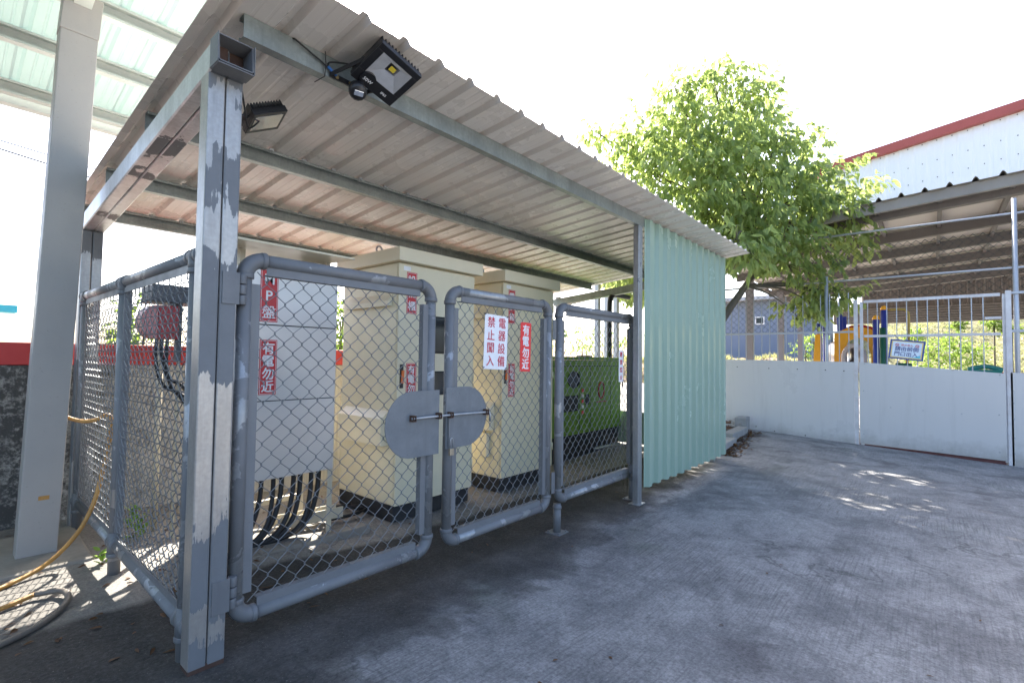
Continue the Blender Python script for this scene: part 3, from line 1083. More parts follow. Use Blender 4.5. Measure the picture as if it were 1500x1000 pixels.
def hinge(root, x_plate, x_pin, y, z, w=0.06):
    mb = MB()
    mb.box(x_plate, y - 0.006, z - 0.075, x_plate + w, y - 0.0005, z + 0.075)
    for k in range(3):
        mb.tube([(x_pin, y + 0.02, z - 0.072 + k * 0.049), (x_pin, y + 0.02, z - 0.072 + k * 0.049 + 0.044)], 0.021, 12)
    mb.build('hinge', M['elbow'], root, 0.0015)


GY = 0.06
gate_a = thing('gate_leaf', 'wider grey chain-link gate leaf hinged on the corner post, before the steel panel', 'gate', 'double gate leaves')
gate_frame(gate_a, 0.205, 1.38, 0.15, 1.873, GY)
angle_strips(gate_a, 0.205, 1.38, 0.15, 1.873, GY)
mesh_panel(gate_a, 0.205, 1.38, 0.15, 1.873, GY, 1)
hinge(gate_a, 0.085, 0.178, 0.0, 1.715, 0.075)
hinge(gate_a, 0.085, 0.178, 0.0, 0.30, 0.075)

gate_b = thing('gate_leaf', 'narrower grey chain-link gate leaf carrying the white and the red warning signs', 'gate', 'double gate leaves')
gate_frame(gate_b, 1.55, 2.70, 0.145, 1.873, GY)
angle_strips(gate_b, 1.55, 2.70, 0.145, 1.873, GY)
mesh_panel(gate_b, 1.55, 2.70, 0.145, 1.873, GY, 2)
for zz in (1.66, 0.34):
    mb = MB()
    for k in range(3):
        mb.tube([(2.782, GY - 0.012, zz - 0.07 + k * 0.048), (2.782, GY - 0.012, zz - 0.07 + k * 0.048 + 0.043)], 0.018, 12)
    mb.box(2.72, GY - 0.042, zz - 0.09, 2.768, GY - 0.036, zz + 0.09)
    mb.build('hinge', M['elbow'], gate_b, 0.0015)


def d_plate(root, x_flat, x_round, z0, z1, y, rev):
    """plate with one straight side and one rounded side"""
    w = abs(x_round - x_flat)
    r = (z1 - z0) / 2
    zc = (z0 + z1) / 2
    sg = 1 if x_round > x_flat else -1
    poly = [(x_flat, z0), (x_flat, z1)]
    cx = x_round - sg * min(r, w) * 0.98
    for i in range(0, 25):
        a = pi / 2 - pi * i / 24
        poly.append((cx + sg * min(r, w) * 0.98 * cos(a), zc + r * sin(a)))
    mb = MB()
    mb.sweep(poly, (0, y - 0.0025, 0), (0, y + 0.0025, 0), (1, 0, 0), (0, 0, 1))
    return mb.build('latch_plate', M['plate'], root, 0.001)


pa = d_plate(gate_a, 1.432, 1.005, 0.77, 1.19, 0.018, 0)
pb = d_plate(gate_b, 1.492, 1.89, 0.79, 1.205, 0.018, 1)


def bracket(x, z, root, mat):
    mb = MB()
    # square eye
    for (a, b, c, d) in ((-.012, -.020, .012, -.0145), (-.012, .0145, .012, .020), (-.012, -.0145, -.007, .0145), (.007, -.0145, .012, .0145)):
        mb.box(x + a, -0.026, z + b, x + c, 0.0154, z + d)
    mb.build('bolt_eye', mat, root, 0.001)


bracket(1.198, 1.02, gate_a, M['rusty'])
bracket(1.41, 1.022, gate_a, M['rusty'])
bracket(1.515, 1.02, gate_b, M['rusty'])
bracket(1.862, 1.015, gate_b, M['rusty'])
bolt = MB().tube(smooth_path([(1.185, -0.010, 1.020), (1.5, -0.010, 1.020), (1.885, -0.010, 1.014)], 3) + [V((1.893, -0.012, 1.008)), V((1.896, -0.014, 0.99)), V((1.896, -0.014, 0.945))], 0.0085, 10).build('sliding_bolt', M['steel'])
tag(bolt, 'round steel bolt slid through both grey latch plates with bent end', 'bolt')
mb = MB().box(1.503, -0.004, 0.80, 1.521, 0.002, 1.0)
mb.build('hasp', M['strip'], gate_b, 0.001)
lock = thing('padlock', 'small steel padlock hanging below the sliding bolt on the right gate leaf', 'padlock')
mb = MB().box(1.501, -0.022, 0.748, 1.539, -0.004, 0.797)
mb.build('lock_body', M['lockmetal'], lock, 0.004)
mb = MB().tube([(1.508, -0.013, 0.795), (1.508, -0.013, 0.85)] + [(1.520 - 0.012 * cos(a), -0.013, 0.85 + 0.014 * sin(a)) for a in (0.5, 1.0, 1.57, 2.1, 2.6)] + [(1.532, -0.013, 0.85), (1.532, -0.013, 0.795)], 0.0035, 8)
mb.build('shackle', M['steel'], lock)

fixed = thing('fixed_fence_panel', 'narrow fixed chain-link panel between the gate and the green ribbed wall', 'fence panel')
gate_frame(fixed, 2.865, 4.29, 0.165, 1.876, GY)
angle_strips(fixed, 2.865, 4.29, 0.165, 1.876, GY)
mesh_panel(fixed, 2.865, 4.29, 0.165, 1.876, GY, 3)
for xx in (2.865, 4.29):
    zg = gz(xx, GY)
    mb = MB().tube([(xx, GY, zg), (xx, GY, 0.13)], 0.035, 14)
    collar(mb, (xx, GY, 0.10), (0, 0, 1), 0.040)
    mb.box(xx - 0.075, GY - 0.075, zg - 0.004, xx + 0.075, GY + 0.075, zg + 0.007)
    for sx in (-0.055, 0.055):
        for sy in (-0.055, 0.055):
            mb.tube([(xx + sx, GY + sy, zg), (xx + sx, GY + sy, zg + 0.02)], 0.008, 6)
    mb.build('foot', M['elbow'], fixed)

# side fence, running back from the corner post
sf = thing('side_fence', 'grey chain-link side fence of two bays running back from the corner post', 'fence')
SX = 0.035
ends = ((0.17, 0.0), (1.52, 0.0), (2.75, 0.0))
sb = lambda y: 0.165 + 0.018 * y
zt = 1.868
for (ya, yb) in ((0.24, 1.46), (1.58, 2.69)):
    pipe_part([(SX, ya, zt), (SX, yb, zt)], PR, M['pipe'], 'top_rail', sf)
    pipe_part([(SX, ya, sb(ya)), (SX, yb, sb(yb))], PR, M['pipe'], 'bottom_rail', sf)
    i = PR - 0.004
    for z0, z1 in ((zt - i - 0.042, zt - i), (sb(ya) + i, sb(ya) + i + 0.042)):
        MB().box(SX - 0.012, ya - 0.02, z0, SX - 0.007, yb + 0.02, z1).build('angle_strip', M['strip'], sf)
    for y0 in (ya - 0.03, yb + 0.0):
        mb = MB().box(SX - 0.012, y0, 0.27, SX - 0.007, y0 + 0.034, zt - 0.08)
        mb.box(SX - 0.0068, y0 + 0.0, 0.27, SX + 0.028, y0 + 0.005, zt - 0.08)
        mb.build('angle_strip', M['seam'] if y0 > 1.6 and y0 < 2 else M['strip'], sf)
    mb = MB()
    chain_wire(mb, (SX + 0.004, ya - 0.015, sb(ya) + 0.055), (0, 1, 0), (0, 0, 1), (-1, 0, 0), yb - ya + 0.03, zt - sb(ya) - 0.11, seed=int(ya * 10), h=0.012, r=0.0028)
    mb.build('chain_link_mesh', M['wire'], sf, recalc=False)
for (yy, low) in ((0.17, 0.0), (1.52, -0.06), (2.75, -0.06)):
    mb = MB().tube([(SX, yy, low), (SX, yy, zt - 0.05)], PR, 14)
    mb.build('post', M['pipe'], sf)
    for z in (zt, sb(yy)):
        mb = MB()
        mb.tube([(SX, yy - 0.055, z), (SX, yy + 0.055, z)], PR * 1.17, 14)
        mb.tube([(SX, yy, z - 0.07), (SX, yy, z + (0.0 if z > 1 else 0.07))], PR * 1.17, 14)
        for d in (-0.058, 0.058):
            collar(mb, (SX, yy + d, z), (0, 1, 0), PR * 1.27)
        collar(mb, (SX, yy, z - 0.07), (0, 0, 1), PR * 1.27)
        mb.build('tee_fitting', M['elbow'], sf)


# ------------------------------------------------------------------ signs and labels
def plate_y(mb, x0, z0, x1, z1, y, t=0.002, tilt=0.0):
    c = V(((x0 + x1) / 2, y, (z0 + z1) / 2))
    ux = V((cos(tilt), 0, sin(tilt)))
    uz = V((-sin(tilt), 0, cos(tilt)))
    mb.obox(c, ux * (x1 - x0) / 2, (0, t / 2, 0), uz * (z1 - z0) / 2)
    return c, ux, uz


def warn_label(parent, x0, z0, x1, z1, y, s, top=None, name='warning_label', mat='red', label=None, border=True, tilt=0.0, toplevel=None):
    mb = MB()
    c, ux, uz = plate_y(mb, x0, z0, x1, z1, y, 0.002, tilt)
    o = mb.build(name, M[mat], parent)
    if label: o['label'] = label
    w, h = x1 - x0, z1 - z0
    if border:
        b2 = MB()
        e, t = 0.006, 0.0025
        for (a0, b0, a1, b1) in ((-w / 2 + e, -h / 2 + e, w / 2 - e, -h / 2 + e + t), (-w / 2 + e, h / 2 - e - t, w / 2 - e, h / 2 - e), (-w / 2 + e, -h / 2 + e + t, -w / 2 + e + t, h / 2 - e - t), (w / 2 - e - t, -h / 2 + e + t, w / 2 - e, h / 2 - e - t)):
            cc = c + ux * (a0 + a1) / 2 + uz * (b0 + b1) / 2 + V((0, -0.0015, 0))
            b2.obox(cc, ux * (a1 - a0) / 2, (0, 0.0006, 0), uz * (b1 - b0) / 2)
        b2.build('border', M['white'], o)
    n = len(s)
    cell = (h - 0.03) / n
    size = min(w * 0.80, cell * 0.98)
    for i, ch in enumerate(s):
        pos = c + uz * (h / 2 - 0.015 - cell * (i + 0.5))
        text_part(ch, size, M['white'], o, pos + V((0, -0.0012, 0)), ux, uz, 0.010 if ch in '盤櫃備箱' else 0.018, name='letter')
    return o


ws = thing('warning_sign', 'white warning sign with two columns of red characters wired to the gate mesh', 'sign', 'signs on the gate')
mb = MB()
wc, wux, wuz = plate_y(mb, 1.868, 1.322, 2.128, 1.732, 0.030, 0.002, rad(-2.0))
mb.build('sign_board', M['signwhite'], ws)
for col, xo in (('禁止闖入', -0.060), ('電器設備', 0.062)):
    for i, ch in enumerate(col):
        text_part(ch, 0.086, M['redink'], ws, wc + wux * xo + wuz * (0.148 - 0.0965 * i) + V((0, -0.0012, 0)), wux, wuz, 0.006, name='letter')
mb = MB()
for a in (-1, 1):
    for b in (-1, 1):
        q = wc + wux * a * 0.124 + wuz * b * 0.198
        mb.tube([q + V((-0.012, -0.002, 0.0)), q + V((0, -0.006, 0.006)), q + V((0.014, 0.03, 0.012))], 0.0035, 6)
mb.build_each('cable_tie', M['black'], ws)

rs = thing('warning_sign', 'bright red vertical warning sign with white characters at the right of the gate leaf', 'sign', 'signs on the gate')
warn_label(rs, 2.292, 1.302, 2.428, 1.700, 0.034, '有電勿近', name='sign_board', mat='redsign', border=False, tilt=rad(-1))
mb = MB()
for a in (2.297, 2.423):
    for b in (1.308, 1.694):
        mb.tube([(a - 0.005, 0.031, b), (a, 0.028, b + 0.004), (a + 0.004, 0.07, b + 0.012)], 0.002, 6)
mb.build_each('cable_tie', M['white'], rs)

ss = thing('warning_sign', 'small narrow white sign with red characters on the mesh beside the green wall', 'sign', 'signs on the gate')
mb = MB()
c, ux, uz = plate_y(mb, 3.945, 1.175, 4.040, 1.51, 0.040, 0.002)
mb.build('sign_board', M['signwhite'], ss)
for i, ch in enumerate('嚴禁煙火'):
    text_part(ch, 0.058, M['redink'], ss, c + uz * (0.122 - 0.081 * i) + V((0, -0.0012, 0)), ux, uz, 0.012, name='letter')

# ------------------------------------------------------------------ steel panel with its hood and cables
mp = thing('steel_switch_panel', 'stainless steel switch panel on angle legs under a beige hood, nearest the corner', 'electrical panel')
x0, x1, y0, y1 = 0.66, 1.475, 1.40, 1.95
zb0, zt0 = 0.452, 2.07
MB().box(x0 + 0.004, y0 + 0.012, zb0 + 0.004, x1 - 0.004, y1, zt0).build('panel_body', M['stainless'], mp, 0.003)
seams = [zb0, 1.055, 1.640, zt0]
for a, b in zip(seams, seams[1:]):
    MB().box(x0, y0, a + 0.003, x1, y0 + 0.011, b - 0.003).build('front_cover', M['stainless'], mp, 0.003)
MB().box(x0 + 0.01, y0 + 0.008, zb0 + 0.01, x1 - 0.01, y0 + 0.0125, zt0 - 0.01).build('seam_backing', M['seam'], mp)
lbl = warn_label(mp, 0.835, 1.662, 0.968, 2.068, y0 - 0.002, 'MP盤', label='red label reading MP and a character')
lbl = warn_label(mp, 0.842, 1.105, 0.972, 1.525, y0 - 0.002, '有電勿近', label='red danger label with four white characters')
for xx in (x0, x1 - 0.045):
    for yy in (y0 + 0.01, y1 - 0.05):
        mb = MB().box(xx, yy, -0.08, xx + 0.045, yy + 0.005, zb0 + 0.3)
        ex = xx + 0.040 if xx > 1 else xx
        mb.box(ex, yy + 0.0052, -0.08, ex + 0.005, yy + 0.045, zb0 + 0.0)
        mb.build('leg', M['conduit'], mp)
MB().box(x0 + 0.05, y1 - 0.05, 0.12, x1 - 0.05, y1 - 0.01, 0.16).build('brace', M['conduit'], mp)
hood = MB()
hood.obox((1.00, 1.56, 2.222), (0.46, 0, 0), (0, 0.44, 0.016), (0, -0.0006, 0.008))
ho = hood.build('hood', M['cream_edge'], mp, 0.002)
mb = MB().box(0.7, 1.45, 2.068, 0.74, 1.9, 2.205)
mb.box(1.39, 1.45, 2.068, 1.43, 1.9, 2.205)
mb.build_each('hood_bracket', M['conduit'], mp)

for k in range(10):
    xx = 0.70 + k * 0.078 + R.uniform(-0.012, 0.012)
    yy = 1.50 + R.uniform(-0.03, 0.09)
    lean = R.uniform(-0.04, 0.02)
    pts = [(xx, yy, 0.60), (xx + 0.002, yy, 0.40), (xx + lean * 0.3 - 0.01, yy - 0.012, 0.25), (xx + lean - 0.05, yy - 0.03, 0.09), (xx + lean - 0.16, yy - 0.05, -0.005), (xx + lean - 0.33, yy - 0.06, -0.03), (xx + lean - 0.5, yy - 0.04, -0.035)]
    cb = MB().tube(smooth_path(pts, 5), R.choice((0.017, 0.019, 0.021)), 10).build('power_cable', M['cable'])
    tag(cb, 'thick black power cable hanging from the underside of the steel panel', 'cable', 'power cables under the steel panel')
tr = thing('cable_tray', 'beige slotted cable tray lying on the ground behind the steel panel legs', 'cable tray')
mb = MB()
for k in range(9):
    xx = 1.16 + k * 0.055
    mb.box(xx, 1.62 - k * 0.006, -0.02, xx + 0.032, 1.69 - k * 0.006, 0.002)
mb.build_each('rung', M['conduit'], tr)
mb = MB().obox((1.40, 1.585, 0.02), (0.27, -0.03, 0), (0.0004, 0.004, 0), (0, 0, 0.045))
mb.obox((1.40, 1.705, 0.02), (0.27, -0.03, 0), (0.0004, 0.004, 0), (0, 0, 0.045))
mb.build_each('side_rail', M['conduit'], tr)
kb = MB()
for k in range(5):
    kb.box(0.22 + k * 0.30, 1.195, -0.12, 0.22 + k * 0.30 + 0.298, 1.275, -0.02 + R.uniform(-0.004, 0.004))
tag(kb.build('kerb', M['concrete_pad'], None, 0.008), 'low concrete kerb on the floor in front of the steel panel', 'kerb')
# loops of spare cable on the floor behind the gate
for k in range(3):
    a0 = R.uniform(0, 6)
    pts = [(1.77 + (0.24 + 0.02 * k) * cos(a0 + t * 0.35), 1.75 + (0.13 + 0.015 * k) * sin(a0 + t * 0.35), -0.06 + 0.012 * k) for t in range(18)]
    cb = MB().tube(smooth_path(pts, 2), 0.010, 8).build('cable_loop', M['cable'])
    tag(cb, 'loose loop of thin black cable on the floor beside the cream cabinet', 'cable', 'loops of spare cable')
    pts = [(0.55 + 0.3 * k, 2.0 + 0.1 * k, 0.3), (0.6 + 0.3 * k, 2.0, 0.06)]


# ------------------------------------------------------------------ cream cabinets
def cabinet(x0, x1, y0, y1, label, ltop, window):
    root = thing('cream_cabinet', label, 'electrical cabinet', 'cream electrical cabinets')
    zb, zt = 0.045, 2.285
    zf = -0.10
    MB().box(x0 + 0.012, y0 + 0.014, zb, x1 - 0.006, y1, zt).build('cabinet_body', M['cream'], root, 0.004)
    MB().box(x0, y0 - 0.002, zb + 0.004, x1, y0 + 0.012, zt - 0.012).build('front_door', M['cream'], root, 0.006)
    mb = MB().box(x0 + 0.004, y0 + 0.03, zf, x1 - 0.02, y1 - 0.02, zb - 0.0)
    mb.build('plinth', M['plinth'], root)
    # side door with its gap
    MB().box(x0 + 0.006, y0 + 0.035, zb + 0.015, x0 + 0.0118, y1 - 0.03, zt - 0.03).build('side_cover', M['cream'], root, 0.002)
    # sloped hood
    ov = 0.065
    a = [(x0 - 0.045, y0 - ov), (x1 + ov, y0 - ov), (x1 + ov, y1 + ov), (x0 - 0.045, y1 + ov)]
    zl, zh = zt + 0.005, zt + 0.13
    vs = [(p[0], p[1], zl) for p in a] + [(p[0], p[1], zh) for p in a]
    mb = MB().add(vs, [(3, 2, 1, 0), (0, 1, 5, 4), (1, 2, 6, 5), (2, 3, 7, 6), (3, 0, 4, 7), (4, 5, 6, 7)])
    hd = mb.build('hood', M['cream_edge'], root, 0.004)
    e = V((x0 + 0.05, (y0 + y1) / 2 - 0.08, zh + 0.045))
    mb = MB().tube([e + V((0.032 * cos(t * pi / 6), 0, 0.032 * sin(t * pi / 6))) for t in range(12)], 0.009, 8, closed=True)
    mb.tube([e - V((0, 0, 0.05)), e - V((0, 0, 0.030))], 0.014, 8)
    mb.build('lifting_eye', M['steel'], root)
    # louvre hoods on the left side
    xs = x0 + 0.006
    for (ya, yb, zc, hh, dp) in ((y0 + 0.10, y1 - 0.12, 1.93, 0.10, 0.045), (y0 + 0.12, y1 - 0.10, 0.735, 0.30, 0.085)):
        vs = [(xs, ya, zc - hh / 2), (xs, yb, zc - hh / 2), (xs, yb, zc + hh / 2 + 0.02), (xs, ya, zc + hh / 2 + 0.02), (xs - dp, ya, zc - hh / 2), (xs - dp, yb, zc - hh / 2), (xs - dp, yb, zc + hh / 2 - 0.05), (xs - dp, ya, zc + hh / 2 - 0.05)]
        mb = MB().add(vs, [(0, 1, 5, 4), (4, 5, 6, 7), (7, 6, 2, 3), (0, 4, 7, 3), (1, 2, 6, 5), (0, 3, 2, 1)])
        mb.build('vent_hood', M['cream_edge'], root, 0.004)
    for zz in (0.30, 1.20, 2.05):
        MB().tube([(x1 - 0.012, y0 - 0.010, zz - 0.045), (x1 - 0.012, y0 - 0.010, zz + 0.045)], 0.009, 8).build('hinge', M['cream_edge'], root)
    MB().box(x0 + 0.05, y0 - 0.0045, 2.215, x0 + 0.13, y0 - 0.0022, 2.255).build('rating_plate', M['white'], root)
    # handle
    hx = x0 + 0.045
    mb = MB().box(hx - 0.018, y0 - 0.010, 1.12, hx + 0.022, y0 - 0.0021, 1.34)
    hb_ = mb.build('handle', M['black'], root, 0.004)
    MB().obox((hx + 0.004, y0 - 0.020, 1.225), (0.013, 0, 0), (0, 0.008, 0), (0.004, 0, 0.06)).build('grip', M['orange'], hb_, 0.004)
    # window
    if window:
        wx = x0 + 0.37
        for (za, zb_) in ((1.46, 1.80), (1.05, 1.26)):
            MB().box(wx, y0 - 0.008, za, wx + 0.36, y0 - 0.0022, zb_).build('meter_window', M['darkglass'], root, 0.003)
            mb = MB()
            for (a_, b_, c_, d_) in ((-.012, -.012, .372, .0), (-.012, zb_ - za, .372, zb_ - za + .012)):
                mb.box(wx + a_, y0 - 0.010, za + b_, wx + c_, y0 - 0.0023, za + d_)
            mb.build_each('window_frame', M['seam'], root)
    w0 = x0 + 0.09
    warn_label(root, w0, 1.815, w0 + 0.118, 2.205, y0 - 0.0032, ltop, label='red name label near the top of the door')
    warn_label(root, w0 + 0.01, 0.965, w0 + 0.128, 1.350, y0 - 0.0032, '有電勿近', label='red danger label at the middle of the door')
    return root


cabinet(2.0, 2.985, 1.25, 2.20, 'cream electrical cabinet with dark meter windows, left of the two behind the gate', '設備櫃', True)
c2 = cabinet(3.45, 4.43, 1.245, 2.20, 'cream electrical cabinet with a small switch box on its side, nearer the green machine', '電氣箱', False)
MB().box(3.40, 1.43, 0.27, 3.456, 1.57, 0.55).build('switch_box', M['cream_edge'], c2, 0.006)

# ------------------------------------------------------------------ green generator
gen = thing('generator', 'lime green generator on a black base behind the fixed mesh panel', 'generator')
gx0, gx1, gy0, gy1 = 4.98, 7.12, 1.70, 2.70
MB().box(gx0, gy0, 0.26, gx1, gy1, 1.40).build('housing', M['gen'], gen, 0.012)
MB().box(gx0 - 0.02, gy0 - 0.02, 1.402, gx1 + 0.02, gy1 + 0.02, 1.45).build('lid', M['gen'], gen, 0.008)
MB().box(gx0 + 0.02, gy0 + 0.04, -0.11, gx1 - 0.02, gy1 - 0.04, 0.258).build('base_tank', M['plinth'], gen)
mb = MB()
for xx in (5.78, 6.10, 6.75):
    mb.box(xx, gy0 - 0.0012, 0.30, xx + 0.010, gy0 + 0.005, 1.30)
mb.box(gx0, gy0 - 0.0012, 1.30, gx1, gy0 + 0.005, 1.308)
mb.build_each('door_gap', M['seam'], gen)
MB().box(5.10, gy0 - 0.012, 0.62, 5.74, gy0 - 0.0015, 0.86).build('louvre', M['plinth'], gen, 0.004)
MB().box(5.95, gy0 - 0.012, 0.70, 6.06, gy0 - 0.0015, 0.86).build('latch', M['plinth'], gen, 0.006)
mb = MB().tube([(5.62 + 0.16 * cos(t * pi / 8), gy0 - 0.006, 1.10 + 0.12 * sin(t * pi / 8)) for t in range(16)], 0.012, 6, closed=True)
mb.add([(5.62 + 0.155 * cos(t * pi / 8), gy0 - 0.004, 1.10 + 0.115 * sin(t * pi / 8)) for t in range(16)], [tuple(range(16))])
mb.build('gauge_window', M['darkglass'], gen)
mb = MB().tube([(6.44 + 0.09 * cos(t * pi / 8), gy0 - 0.004, 0.91 + 0.13 * sin(t * pi / 8)) for t in range(16)], 0.014, 6, closed=True)
mb.build('red_ring', M['deepred'], gen)
for k in range(5):
    MB().box(5.845, gy0 - 0.006, 0.56 + k * 0.085, 5.905, gy0 - 0.0012, 0.61 + k * 0.085).build('warning_sticker', M['redsign'] if k % 2 == 0 else M['white'], gen)
MB().box(6.28, gy0 - 0.005, 0.715, 6.62, gy0 - 0.0012, 0.732).build('red_strip', M['deepred'], gen)
mb = MB()
mb.tube([(5.05, gy1 + 0.0, 1.83), (6.85, gy1 + 0.0, 1.85)], 0.035, 8)
for xx in (5.15, 6.75):
    mb.tube([(xx, gy1, 1.45), (xx, gy1, 1.82)], 0.03, 8)
mb.build('lifting_frame', M['gen_bar'], gen)
ex = MB().tube(smooth_path([(6.80, 1.75, 1.44), (6.80, 1.75, 2.30), (6.83, 1.75, 2.46), (6.92, 1.75, 2.54), (7.1, 1.75, 2.555), (7.5, 1.75, 2.56)], 6), 0.043, 12).build('exhaust_pipe', M['cable'], gen)
MB().tube([(6.55, 2.1, 1.451), (6.55, 2.1, 1.48)], 0.14, 16).build('filler_cap', M['black'], gen)
mb = MB().tube([(6.0, 1.55, 0.02), (6.7, 1.50, 0.03)], 0.022, 8)
tag(mb.build('loose_pipe', M['steel']), 'short loose steel pipe lying on the floor before the generator', 'pipe')

# ------------------------------------------------------------------ things in the corner behind the side fence
al = thing('alarm_box', 'red alarm box with a round side coloured as if lit under a dark grey cover', 'alarm')
MB().box(0.33, 1.95, 1.52, 0.465, 2.16, 1.775).build('box_front', M['deepred'], al, 0.006)
mb = MB()
pr_ = [(0.0, 0.0)] + [(-0.10 * sin(t * pi / 10), 0.128 - 0.128 * cos(t * pi / 10)) for t in range(1, 10)] + [(0, 0.256)]
mb.sweep([(a, b) for a, b in pr_], (0.328, 1.96, 1.52), (0.328, 2.15, 1.52), (1, 0, 0), (0, 0, 1))
mb.build('round_side', M['pinkred'], al)  # paler red puts the light on this side into its colour
mb = MB().box(0.28, 1.93, 1.80, 0.62, 2.25, 1.815)
mb.box(0.28, 1.93, 1.815, 0.62, 1.95, 1.93)
mb.box(0.285, 1.952, 1.815, 0.30, 2.25, 1.925)
mb.box(0.44, 2.0, 1.776, 0.46, 2.1, 1.80)
mb.build('cover', M['devgrey'], al, 0.004)
MB().box(0.466, 2.0, 1.35, 0.50, 2.06, 1.80).build('mounting_post', M['devgrey'], al)
MB().box(0.485, 1.995, -0.08, 0.495, 2.055, 1.35).build('mounting_leg', M['conduit'], al)
cp = MB().tube([(0.44, 2.3, -0.08), (0.44, 2.3, 1.65)], 0.022, 10).build('conduit_pipe', M['conduit'])
tag(cp, 'thin beige conduit pipe standing upright behind the side fence', 'pipe')
for k, (dx, dz) in enumerate(((0.0, 0.0), (0.035, 0.05), (0.07, -0.04))):
    pts = [(0.34 + dx, 2.02, 1.53), (0.335 + dx, 2.0, 1.36 + dz), (0.38 + dx, 2.0, 1.18 + dz), (0.50 + dx, 2.0, 1.08 + dz), (0.56 + dx, 1.9, 0.85), (0.57 + dx, 1.8, 0.3), (0.57 + dx, 1.75, -0.06)]
    cb = MB().tube(smooth_path(pts, 5), 0.013, 8).build('drooping_cable', M['cable'])
    tag(cb, 'black cable drooping in a curve below the red alarm box', 'cable', 'cables below the alarm box')
mb = MB().tube([(0.3, 2.55, 0.32), (0.55, 2.45, 0.33)], 0.02, 8)

# ------------------------------------------------------------------ boundary wall
wl = thing('boundary_wall', 'low mouldy concrete wall with a red painted top behind the shelter', 'wall')
MB().box(-14, 3.12, -0.3, 7.0, 3.30, 1.30).build('concrete_face', M['wall'], wl, 0.006)
MB().box(-14, 3.115, 1.302, 7.0, 3.305, 1.485).build('red_band', M['wallred'], wl, 0.006)

# ------------------------------------------------------------------ left canopy
cn = thing('translucent_canopy', 'tall pale steel column and translucent teal canopy at the far left', 'canopy')
cb_ = on_z(51, 813, 0.0)
top = V((-0.145, cb_.y, 4.02))
botc = V((cb_.x, cb_.y, -0.02))
hx_, hy_ = 0.105, 0.075
d = (top - botc)


def col_box(a, b, hx, hy):
    vs = [V(a) + V((sx * hx, sy * hy, 0)) for sx, sy in ((-1, -1), (1, -1), (1, 1), (-1, 1))] + [V(b) + V((sx * hx, sy * hy, 0)) for sx, sy in ((-1, -1), (1, -1), (1, 1), (-1, 1))]
    return MB().add(vs, [(3, 2, 1, 0), (4, 5, 6, 7), (0, 1, 5, 4), (1, 2, 6, 5), (2, 3, 7, 6), (3, 0, 4, 7)])


t_s = 0.925
mid = botc + d * t_s
col_o = col_box(botc, mid, hx_, hy_).build('column', M['column'], cn, 0.006)
col_box(mid, top + V((0.01, 0, 0.0)), hx_ + 0.004, hy_ + 0.004).build('column_head', M['column'], cn, 0.004)
mb = MB().box(-1.05, cb_.y - 0.42, -0.06, 0.0, cb_.y + 0.5, 0.022)
mb.v = [(x + R.uniform(-.05, .05), y + R.uniform(-.05, .05), z) for x, y, z in mb.v]
mb.build('footing', M['concrete_pad'], cn, 0.02)
MB().obox(botc + d * 0.105 + V((0.012, -hy_ - 0.002, 0)), (0.028, 0, 0), (0, 0.001, 0), (0, 0, 0.014)).build('rust_tag', M['hose'], cn)
CS = -0.17


def zcan(y): return 3.78 + CS * (y - 4.0)


mb = MB()
prof = rib_profile(9.0, 0.25, 0.022, 0.004, 0.05)
sheet(mb, prof, (-8.2, 4.06, zcan(4.06) + 0.13), (1, 0, 0), (0, -4.6, 4.6 * -CS), (0, -CS, 1), 0.0015, 4)
mb.build('roof_sheet', M['canopy'], cn)
for y in (3.95, 3.15, 2.42, 1.65, 0.9, 0.1):
    z = zcan(y)
    mb = MB()
    dp, h, t = 0.075, 0.125, 0.004
    prof = [(dp, 0), (dp, h), (0, h), (0, h - 0.02), (t, h - 0.02), (t, h - t), (dp - t, h - t), (dp - t, t), (t, t), (t, 0.02), (0, 0.02), (0, 0)]
    mb.sweep(prof, (-8.1, y, z), (0.75, y, z), (0, 1, 0), (0, 0, 1))
    mb.build('purlin', M['canopy_steel'], cn)
# gutter at the eave
mb = MB().sweep([(0, 0), (0.10, 0), (0.10, 0.12), (0.095, 0.12), (0.095, 0.005), (0.005, 0.005), (0.005, 0.12), (0, 0.12)], (-8.2, 4.08, zcan(4.08) - 0.03), (0.8, 4.08, zcan(4.08) - 0.03), (0, 1, 0), (0, 0, 1))
mb.build('gutter', M['canopy_steel'], cn)
rf = MB()
for xx in (-0.145, -4.2):
    a, b = V((xx, 3.9, zcan(3.9) - 0.002)), V((xx, -0.4, zcan(-0.4) - 0.002))
    rf.sweep([(-.05, -.16), (.05, -.16), (.05, 0), (-.05, 0)], a + V((0, 0, 0.0)), b, (1, 0, 0), (0, 0, 1))
rf.v = rf.v
# the rafter meets the column out of the frame; only the part over the yard is built
a, b = V((-0.145, cb_.y + 0.1, zcan(cb_.y + 0.1) - 0.002)), V((-0.145, -0.4, zcan(-0.4) - 0.002))
MB().sweep([(-.05, -.16), (.05, -.16), (.05, 0), (-.05, 0)], a, b, (1, 0, 0), (0, 0, 1)).build('rafter', M['canopy_steel'], cn)

